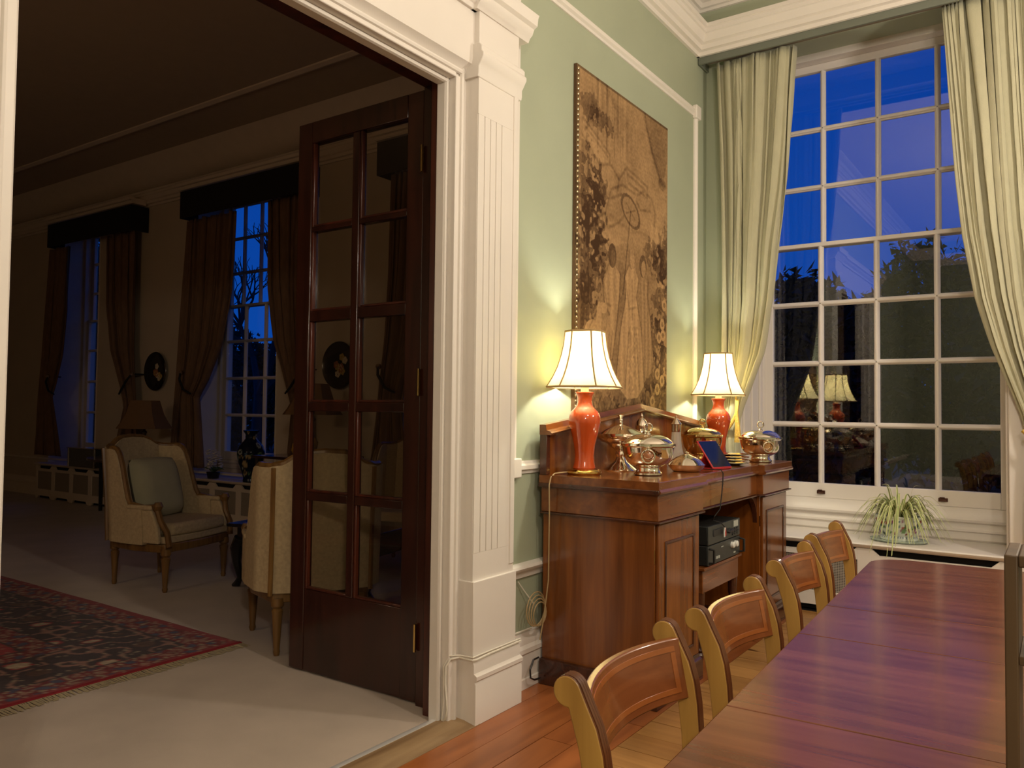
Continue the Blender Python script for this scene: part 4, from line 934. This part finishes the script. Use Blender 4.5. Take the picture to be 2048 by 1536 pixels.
MB().lathe([(0,0),(.135,0)],(0,0,.146),32,0,1,.72).build('soil', soil, pot)
sp = thing('spider_plant', 'variegated spider plant arching over its porcelain bowl', 'plant', (PC[0],PC[1],PC[2]+.15))
rl_ = random.Random(5)
for k_ in range(125):
    a = rl_.uniform(0,2*PI); L = rl_.uniform(.20,.40); up = rl_.uniform(.05,.19); wd = rl_.uniform(.006,.010)
    if k_ < 3: up = .17; L = .12
    segs = 7; vs = []; r0 = rl_.uniform(.01,.04); dr_ = rl_.uniform(.5,1.0)
    ca, sa = math.cos(a), math.sin(a)
    for i in range(segs+1):
        u = i/segs; rr = r0 + L*(.75*u**.9); z = up*math.sin(min(1,u*1.5)*PI/2)*(1.25 if k_<4 else 1) - (0 if k_<4 else dr_*.30*max(0,u-.28)**1.6*1.5*(L/.3))
        w_ = wd*(1-.85*u**2); 
        px,py = ca*rr, sa*rr*.85
        if py > .24: py = .24
        if z < -.135 and py > -.2: z = max(z,-.135)
        for q in (-1,-.4,.4,1): vs.append((px - sa*w_*q, py + ca*w_*q, z + (.25*w_ if abs(q)<.5 else .6*w_)))
    mb = MB()
    fs = []; mi = []
    for i in range(segs):
        for q in range(3): fs.append((i*4+q,i*4+q+1,i*4+4+q+1,i*4+4+q)); mi.append(0 if q==1 else 1)
    mb.add(vs,fs); mb.mi = mi; mb.build('leaf', [leafg,leafc], sp)

# ------------------------------------------------------------ drawing room: armchairs
gilt = wood('gilt_walnut_frame',(.10,.045,.012),(.24,.125,.035),'z',.35,.2,8)
fab = mat('cream_patterned_upholstery',(.46,.35,.205),.9,var=.12,vscale=55,bump=.1,bscale=300)
cush = mat('pale_green_cushion_linen',(.42,.385,.25),.9,var=.05,vscale=10)
def wing_chair(label, loc, rz, cushion=False, group='cream wing armchairs'):
    t = thing('wing_armchair', label, 'armchair', loc, rz, group)
    # local: front +x ; origin on the floor under the seat centre
    for x,y in ((.27,.30),(.27,-.30)):
        MB().lathe([(.014,0),(.020,.02),(.016,.035),(.028,.20),(.034,.235),(.024,.245),(.036,.26),(.036,.30),(0,.30)],(x,y,0),14).build('leg', gilt, t)
    for x,y in ((-.27,.22),(-.27,-.22)):
        MB().lathe([(.014,0),(.018,.02),(.016,.035),(.026,.20),(.030,.235),(.022,.245),(.034,.26),(.034,.30),(0,.30)],(x,y,0),14).build('leg', gilt, t)
    seat_o = [(-.29,-.25),(-.29,.25),(.0,.335),(.29,.33),(.315,0),(.29,-.33),(.0,-.335)]
    o = MB().prism(seat_o,'z',.275,.335).build('seat_rail', gilt, t); add_bevel(o,.008)
    o = MB().prism([(x*.97,y*.97) for x,y in seat_o],'z',.335,.385).build('seat_base', fab, t); add_bevel(o,.01)
    o = MB().prism([(-.22,-.22),(-.22,.22),(.0,.275),(.30,.275),(.325,0),(.30,-.275),(.0,-.275)],'z',.385,.475).build('seat_cushion', fab, t); add_bevel(o,.03,4)
    # back + wings as one continuous curved shell, plan path from one arm front round the back to the other
    path = [(.13,.345),(.0,.340),(-.19,.305),(-.280,.235),(-.305,.10),(-.31,0),(-.305,-.10),(-.280,-.235),(-.19,-.305),(.0,-.340),(.13,-.345)]
    def top(i,z=None):
        return [.60,.80,.985,1.03,1.055,1.06,1.055,1.03,.985,.80,.60][i]
    P_ = np.array(path); uu = np.linspace(0,10,81)
    X_ = np.interp(uu,range(11),P_[:,0]); Y_ = np.interp(uu,range(11),P_[:,1]); 
    def zt_(u): 
        v = min(u,10-u); return float(np.interp(v,[0,1.0,1.12,1.22,1.32,1.45,1.6,1.8,2.0,2.6,3.2,3.6,4.0,5],[.58,.60,.64,.72,.83,.93,.975,.99,.985,.985,1.0,1.035,1.055,1.062]))
    mb = MB(); NZ = 9; vs = []; fs = []
    nrm = []
    for i in range(81):
        a = max(i-1,0); b = min(i+1,80); tx,ty = X_[b]-X_[a], Y_[b]-Y_[a]; l = math.hypot(tx,ty); nrm.append((ty/l,-tx/l))
    for side,th_ in ((0,-.03),(1,.03)):
        for i in range(81):
            z1 = zt_(uu[i])
            for j in range(NZ):
                z = .33+(z1-.33)*j/(NZ-1); lean = -.10*max(0,(z-.4)) if 2.2<uu[i]<7.8 else -.10*max(0,(z-.4))*.9
                vs.append((X_[i]+nrm[i][0]*th_+lean, Y_[i]+nrm[i][1]*th_*1.0, z))
    def id_(s,i,j): return s*81*NZ+i*NZ+j
    for i in range(80):
        for j in range(NZ-1):
            fs.append((id_(0,i,j),id_(0,i,j+1),id_(0,i+1,j+1),id_(0,i+1,j))); fs.append((id_(1,i,j),id_(1,i+1,j),id_(1,i+1,j+1),id_(1,i,j+1)))
        fs.append((id_(0,i,NZ-1),id_(1,i,NZ-1),id_(1,i+1,NZ-1),id_(0,i+1,NZ-1)))
    for i in (0,80): fs += [(id_(0,i,j),id_(1,i,j),id_(1,i,j+1),id_(0,i,j+1)) for j in range(NZ-1)]
    mb.add(vs,fs); mb.build('upholstered_back', fab, t)
    # carved show-wood along the top edge and down the arm fronts
    pts = []
    for i in range(0,81,1):
        z = zt_(uu[i]); pts.append((X_[i]-.10*max(0,z-.4)*(1 if 2.2<uu[i]<7.8 else .9), Y_[i], z+.004))
    pre = [(.315,.315,.32),(.30,.325,.42),(.25,.335,.50),(.235,.345,.565),(.20,.345,.595)]
    post = [(x,-y,z) for x,y,z in pre[::-1]]
    MB().tube(pre+pts+post,.021,8).build('carved_frame', gilt, t)
    for s in (-1,1):
        MB().lathe([(0,-.03),(.022,-.028),(.034,0),(.022,.028),(0,.03)],(.235,s*.345,.60),14).build('arm_scroll', gilt, t)
        o = MB().prism([(.08,.34),(.26,.34),(.245,.45),(.215,.52),(.19,.575),(.08,.575)],'y',s*.345-.02,s*.345+.02).build('arm_panel', fab, t); add_bevel(o,.012,3)
        o = MB().box(-.02,.20,s*.345-.032,s*.345+.032,.57,.605).build('arm_pad', fab, t); add_bevel(o,.014,3)
        MB().tube([(-.305,s*.262,.32),(-.322,s*.260,.6),(-.362,s*.262,.985)],.014,6).build('back_post', gilt, t)
    return t
def cushion(label, loc, rot, s, m, cat='cushion'):
    def side(sg):
        def fn(u,v):
            a,b = 2*u-1, 2*v-1; e = max(0,(1-a**4)*(1-b**4)); k = 1-.06*(abs(a)**2*abs(b)**2)
            return (sg*.085*e**.55, a*s*k, b*s*k)
        return fn
    mb = MB(); mb.grid(side(1),17,17); mb.grid(side(-1),17,17)
    o = mb.build('cushion', m, None, loc=loc); o.rotation_euler = rot; return tag(o,label,cat)
A1 = math.radians(15)
wing_chair('cream wing armchair with gilt frame and a pale cushion, standing near the rug', (-5.50,3.45,.0045), A1)
cushion('pale green square cushion leaning in the wing armchair near the rug', (-5.50-.115*math.cos(A1), 3.45-.115*math.sin(A1), .70), (0,math.radians(-16),A1), .225, cush)
wing_chair('cream wing armchair turned away with its back to the open door', (-3.505,3.10,.0045), math.radians(147))
wing_chair('cream wing armchair by the far window seen through the glazed door', (-4.55,4.98,.0045), math.radians(-75))

# ------------------------------------------------------------ rug
def rug_colors(W, H):
    yy,xx = np.mgrid[0:H,0:W]; X = xx*1.0; Yy = yy*1.0
    r = np.random.default_rng(11)
    # distance to edge in metres
    dx_ = np.minimum(X,W-1-X)*.0152; dy_ = np.minimum(Yy,H-1-Yy)*.0152; d = np.minimum(dx_,dy_)
    C_ = np.zeros((H,W,3))
    red = np.array([.32,.022,.028]); navy = np.array([.045,.024,.026]); pink = np.array([.30,.15,.11]); cream = np.array([.46,.36,.24]); brown = np.array([.10,.045,.03]); blue = np.array([.06,.06,.11])
    n1 = np.sin(X*.33)*np.sin(Yy*.33)+.6*np.sin(X*.19+1.3*np.sin(Yy*.15))+.6*np.sin(Yy*.21+1.4*np.sin(X*.17))
    n2 = r.random((H,W)); n3 = np.cos(X*.11)*np.cos(Yy*.11)
    fld = d > .78; C_[:] = navy; 
    bord = (d>.22)&(d<.62)
    C_[fld] = red
    for msk,base in ((bord,navy),(fld,red)):
        k = msk&(np.abs(n1)<.16); C_[k] = pink if base is navy else np.array([.30,.08,.04])
        k = msk&(n1>1.25); C_[k] = red if base is navy else blue
        k = msk&(n1>1.5); C_[k] = cream
        k = msk&(n1<-1.2); C_[k] = brown if base is navy else navy
    for a,b in ((.05,.20),(.63,.77)):
        k = (d>a)&(d<b); C_[k] = red*.55; nb = np.sin(X*.55+1.1*np.sin(Yy*.31))*np.sin(Yy*.55+1.1*np.sin(X*.27)); m2 = k&(nb>.62); C_[m2] = pink; m3 = k&(nb<-.55); C_[m3] = blue; C_[k&(np.abs(nb)<.05)] = cream*.7
    C_[(d<.05)] = red*.8
    cx,cy = W*.62,H*.5; md = np.hypot((X-cx)/(W*.20),(Yy-cy)/(H*.26)); k = fld&(md<1); C_[k&(np.abs(n1)>.3)] = navy*1.2; C_[fld&(md>1)&(md<1.06)] = cream
    C_ *= (.75+.5*n2)[...,None]; C_[(n2>.965)] = cream*.8
    return np.clip(C_,0,1)
rg = thing('persian_rug', 'red and navy patterned rug with a cream fringe on the carpet', 'rug', (-5.5,1.1,.005))
RW,RH = 250,255; rx0,rx1,ry0,ry1 = -7.50,-3.715,-1.08,2.79
rc = rug_colors(RW,RH)
def rugf(u,v): return (rx0+(rx1-rx0)*u, ry0+(ry1-ry0)*v, .0125+.0012*math.sin(u*29)*math.sin(v*23))
color_grid('pile', RW, RH, rugf, rc, vcol_mat('rug_pile',.95,.3,300,.1), rg)
bx('backing', mat('rug_backing',(.14,.05,.04),.95), rg, rx0,rx1,ry0,ry1,.0048,.0108)
fr = MB(); yy_ = ry0+.01
while yy_ < ry1:
    L = .055+.02*random.random()+.02*max(0,math.sin(yy_*9)); dy = random.uniform(-.012,.012)
    fr.add([(rx1-.005,yy_,.011),(rx1-.005,yy_+.006,.011),(rx1+L,yy_+.006+dy,.0065),(rx1+L,yy_+dy,.0065)],[(0,1,2,3)]); yy_ += .006
fo = fr.build('fringe', mat('cream_fringe',(.42,.34,.20),.95), rg, True, smooth=False); fo['kind'] = 'stuff'
rb = bx('red_binding', mat('red_binding',(.26,.012,.02),.9), rg, rx1-.022,rx1+.002,ry0,ry1,.0115,.0155)

# ------------------------------------------------------------ drawing room furniture and ornaments
lac = mat('black_lacquer',(.006,.006,.007),.25,coat=.4)
bt = thing('lacquer_table', 'black lacquer low table with cabriole legs behind the turned armchair', 'table', (-4.40,3.98,.0045), math.radians(12))
bx('top', lac, bt, -.62,.62,-.30,.30,.44,.465,.005,False); bx('apron', lac, bt, -.56,.56,-.26,.26,.29,.44,.01,False)
for x in (-.54,.54):
    for y in (-.24,.24):
        s = 1 if x>0 else -1
        MB().tube([(x,y,.36),(x+s*.035,y,.28),(x+s*.03,y,.18),(x-s*.005,y,.08),(x+s*.02,y,.03),(x+s*.06,y,.015)],[.045,.045,.03,.022,.026,.012],10).build('leg', lac, bt)
ct = thing('console_table', 'dark half round table holding the unlit lamp between the far windows', 'table', (-9.0,5.08,.0045))
pts = [(.95*math.cos(a),-.42*math.sin(a)) for a in np.linspace(0,PI,17)]
MB().prism([(x,y+.20) for x,y in pts],'z',.64,.665).build('top', mahog, ct)
for x,y in ((-.80,.16),(.80,.16),(.25,-.17)): MB().tube([(x,y,0),(x,y,.64)],[.022,.030],8).build('leg', lac, ct)
brownsh = shade_mat('brown_silk_shade',(.30,.17,.085),.3)
stick = mat('dark_bronze_stem',(.10,.06,.03),.35,.6)
def unlit_lamp(label, loc, s, rz):
    t = thing('table_lamp', label, 'lamp', loc, rz, 'unlit lamps of the drawing room')
    MB().lathe([(0,0),(.09,0),(.09,.015),(.03,.03),(.02,.06),(.035,.12),(.02,.16),(.016,.30),(.03,.34),(.012,.36),(.010,.46),(0,.46)],n=18).build('stem', stick, t)
    lev = [(0,1.0),(.2,.85),(.5,.68),(1,.52)]; hw = .26*s; vs = []
    for f_,k in lev:
        c = hw*k*.5; h = hw*k
        vs += [(x,y,.38+.30*s*f_) for x,y in ((h,-c),(h,c),(c,h),(-c,h),(-h,c),(-h,-c),(-c,-h),(c,-h))]
    fs = [(i*8+j,i*8+(j+1)%8,(i+1)*8+(j+1)%8,(i+1)*8+j) for i in range(3) for j in range(8)]
    MB().add(vs,fs).build('lamp_shade', brownsh, t, smooth=False, solid=.002); return t
unlit_lamp('unlit brown shaded lamp on the dark half round table', (-8.55,5.05,.67), 1.05, .3)
lt = thing('lamp_table', 'dark square table under the lamp seen through the glazed door', 'table', (-5.75,5.0,.0045))
bx('top', mahog, lt, -.42,.42,-.30,.30,.83,.855,.004,False)
for x in (-.38,.38):
    for y in (-.26,.26): MB().tube([(x,y,0),(x,y,.83)],[.018,.028],8).build('leg', lac, lt)
unlit_lamp('unlit brown shaded lamp seen through the glazed door', (-5.72,5.02,.86), .95, .2)
yb = mat('mustard_cushion',(.50,.26,.03),.85,var=.1)
cushion('small mustard yellow cushion on the lamp table behind the glazed door', (-5.60,4.83,.955), (0,math.radians(-70),math.radians(-60)), .10, yb)
o = MB().box(-.10,.10,-.07,.07,0,.045).build('dark_book', black, None, loc=(-5.43,5.12,.86)); tag(o,'dark book lying on the lamp table behind the glazed door','book')
# wall plates
pl = mat('black_plate_ground',(.012,.010,.009),.18,coat=.5)
for i,(x,lab) in enumerate(((-9.23,'round black floral wall plate between the two far windows'),(-5.98,'round black floral wall plate seen through the glazed door'))):
    p = thing('wall_plate', lab, 'plate', (x,YD,1.735), 0, 'black floral plates on the drawing room wall')
    o = MB().lathe([(0,.012),(.12,.014),(.20,.030),(.235,.05),(.24,.052),(.236,.056),(.2,.036),(.12,.02),(0,.018)],n=36).build('plate', pl, p); o.rotation_euler = (PI/2,0,0)
    rr_ = random.Random(i)
    for k_ in range(9):
        a = rr_.uniform(0,2*PI); R_ = rr_.uniform(.0,.10); cx,cz = R_*math.cos(a), R_*math.sin(a)*1.1-.02
        petals = MB()
        for q in range(5): petals.lathe([(0,.004),(.014,.003),(.02,0),(0,0)],(cx+.022*math.cos(q*1.256),cz+.022*math.sin(q*1.256),.019),8)
        o = petals.build('painted_flower', mat(('cream_petal','rust_petal','gold_petal')[k_%3],((.62,.50,.34),(.34,.12,.05),(.45,.30,.08))[k_%3],.4), p); o.rotation_euler = (PI/2,0,0)
# vase and flowers on the second radiator cover, silver box on the first
vz = thing('porcelain_vase', 'dark blue floral porcelain vase on the radiator cover shelf', 'vase', (-7.24,5.50,.497))
vp = [(0,0),(.075,0),(.08,.01),(.075,.04),(.09,.10),(.125,.20),(.145,.29),(.145,.33),(.125,.39),(.08,.44),(.06,.47),(.06,.51),(.085,.55),(.085,.556),(.05,.55),(0,.54)]
vb_ = MB(); f2 = []
for (r0,z0),(r1,z1) in zip(vp[:-1],vp[1:]):
    for q in range(4): f2.append((r0+(r1-r0)*q/4,z0+(z1-z0)*q/4))
f2.append(vp[-1]); vb_.lathe(f2,n=64); vo = vb_.build('vase_body', vcol_mat('vase_porcelain',.15), vz)
va = np.array(vb_.v); ang = np.arctan2(va[:,1],va[:,0]); colr = np.tile(np.array([.008,.012,.026]),(len(va),1)); rp_ = np.random.default_rng(8)
for k_ in range(70):
    a0 = rp_.uniform(-PI,PI); z0 = rp_.uniform(.05,.54); s_ = rp_.uniform(.012,.03); d = np.hypot(np.angle(np.exp(1j*(ang-a0)))*.12, va[:,2]-z0); cc = [(.34,.36,.30),(.10,.17,.24),(.40,.28,.12),(.10,.18,.09)][rp_.integers(4)]; colr[(d<s_)&(d>s_*.4)] = cc
at = vo.data.color_attributes.new('Col','FLOAT_COLOR','POINT'); at.data.foreach_set('color', np.concatenate([colr,np.ones((len(va),1))],1).astype(np.float32).ravel())
fw = thing('white_orchid', 'spray of white flowers on the radiator cover shelf beside the armchair', 'flowers', (-7.9,5.50,.497))
MB().lathe([(0,0),(.06,0),(.075,.07),(.07,.075),(0,.07)],n=18).build('planter', lac, fw)
pt_ = mat('white_petal',(.62,.57,.50),.6); gl = mat('dark_green_leaf',(.04,.08,.025),.5)
for k_ in range(16):
    a = random.uniform(0,2*PI); rr = random.uniform(.03,.22); zz = .10+random.uniform(0,.24)*(1.1-rr*2); cx,cy = rr*math.cos(a), rr*math.sin(a)*.35
    f_ = MB()
    for q in range(5): f_.lathe([(0,.008),(.016,.006),(.02,.0),(.014,-.004),(0,-.006)],(cx+.022*math.cos(q*1.256),cy-.012,zz+.022*math.sin(q*1.256)),8)
    f_.build('blossom', pt_, fw)
for k_ in range(8):
    a = random.uniform(0,2*PI); MB().tube([(0,0,.06),(.08*math.cos(a),.03*math.sin(a),.12),(.18*math.cos(a),.06*math.sin(a),.11)],[.006,.018,.003],6).build('leaf', gl, fw)
cbx = thing('glass_casket', 'silver and glass casket on the radiator cover below the far window', 'box', (-10.55,5.47,.497))
bx('body', mat('smoky_glass',(.05,.055,.05),.08,coat=.6), cbx, -.33,.33,-.10,.06,.0,.24,.004,False); bx('lid', silverd, cbx, -.35,.35,-.12,.07,.24,.252,.003,False)
for x in (-.33,.33):
    for y in (-.10,.06): MB().tube([(x,y,0),(x,y,.245)],.012,8).build('corner_post', silverd, cbx)

# ------------------------------------------------------------ outdoors
o = MB().box(-60,40,6.3,80,-.9,-.6).build('ground', mat('dark_lawn',(.03,.045,.015),.95,var=.2)); struct(o,'dark garden ground outside the windows')
bark = mat('dark_bark',(.035,.026,.02),.9); folm = mat('dark_evergreen_foliage',(.010,.018,.008),.85,var=.3,vscale=5)
def bare_tree(label, loc, seed, H=9.5):
    t = thing('bare_tree', label, 'tree', loc, 0, 'bare winter trees outside'); rr = random.Random(seed); br = MB(); tw = MB()
    def grow(p, d, L, r, depth):
        q = p + d*L; mid = p + d*L*.5 + Vector((rr.uniform(-.06,.06),rr.uniform(-.06,.06),rr.uniform(-.03,.05)))*L
        (br if depth<2 else tw).tube([p,mid,q],[r,r*.85,r*.68],6 if depth<2 else 4)
        if depth >= 6 : return
        for k_ in range(3 if depth<3 else rr.choice((2,2,3))):
            ax = Vector((rr.uniform(-1,1),rr.uniform(-1,1),rr.uniform(-.2,.9))).normalized()
            grow(q, (d*.85+ax*.72+Vector((0,0,.12))).normalized(), L*rr.uniform(.62,.84), r*.62, depth+1)
    grow(Vector((0,0,0)), Vector((0,0,1)), H*.24, .20, 0)
    br.build('trunk', bark, t, smooth=False); tw.build('branches', bark, t, smooth=False)
bare_tree('bare winter tree behind the upper panes of the drawing room window', (-20.5,15.8,-.6), 3)
bare_tree('bare winter tree standing farther along the garden', (-31,16.5,-.6), 9, 10)
bare_tree('bare winter tree behind the first one', (-27.0,27.5,-.6), 21, 10)
def bush(label, loc, R, H, seed, leaf=.09):
    t = thing('evergreen_tree', label, 'tree', loc, 0, 'dark evergreens outside'); r = np.random.default_rng(seed); N = 15000; mb = MB()
    d = r.normal(size=(N,3)); d /= np.linalg.norm(d,axis=1)[:,None]; rad = r.random(N)**.22
    lump = 1+.16*np.sin(d[:,0]*5+seed)*np.sin(d[:,2]*6+seed)+.12*np.sin(d[:,1]*9)+.06*np.sin(d[:,0]*21+d[:,2]*17)
    P_ = d*rad[:,None]*lump[:,None]*np.array([R,R,H/2])+np.array([0,0,H/2+.2])
    A_ = P_+r.normal(size=(N,3))*leaf; B_ = P_+r.normal(size=(N,3))*leaf
    mb.v = [tuple(q) for q in np.stack([P_,A_,B_],1).reshape(-1,3)]; mb.f = [(3*i,3*i+1,3*i+2) for i in range(N)]; mb.mi = [0]*N
    f_ = mb.build('foliage', folm, t, smooth=False); f_['kind'] = 'stuff'
    MB().tube([(0,0,0),(0,0,H*.55)],[.18,.10],8).build('trunk', bark, t)
for i,(x,y,R_,H_,lab) in enumerate(((-8.4,18,1.5,5.0,'tallest evergreen behind the edge of the dining window'),(-4.3,18,1.5,4.5,'low evergreen behind the dining window'),(-.2,18,1.5,5.5,'rounded evergreen behind the middle panes'),(3.9,18,1.5,5.6,'evergreen behind the curtain of the dining window'),(-2.6,23.5,2.2,5.9,'evergreen filling the gap behind the middle panes'),(-8.6,23.5,2.2,4.8,'evergreen filling the gap behind the edge of the dining window'),(3.4,23.5,2.2,6.4,'evergreen standing back behind the dining window'),
    (-29.5,21.5,2.6,4.8,'evergreen behind the bare tree'),(-24.2,24.5,2.4,4.6,'evergreen beside the bare tree'),(-38,20.5,3.0,9.8,'tall dark evergreen behind the farthest window'),(-48,20.0,3.2,10.5,'tallest dark evergreen behind the farthest window'))):
    bush(lab,(x,y,-.6),R_,H_,i+2,.13 if H_<7 else .17)
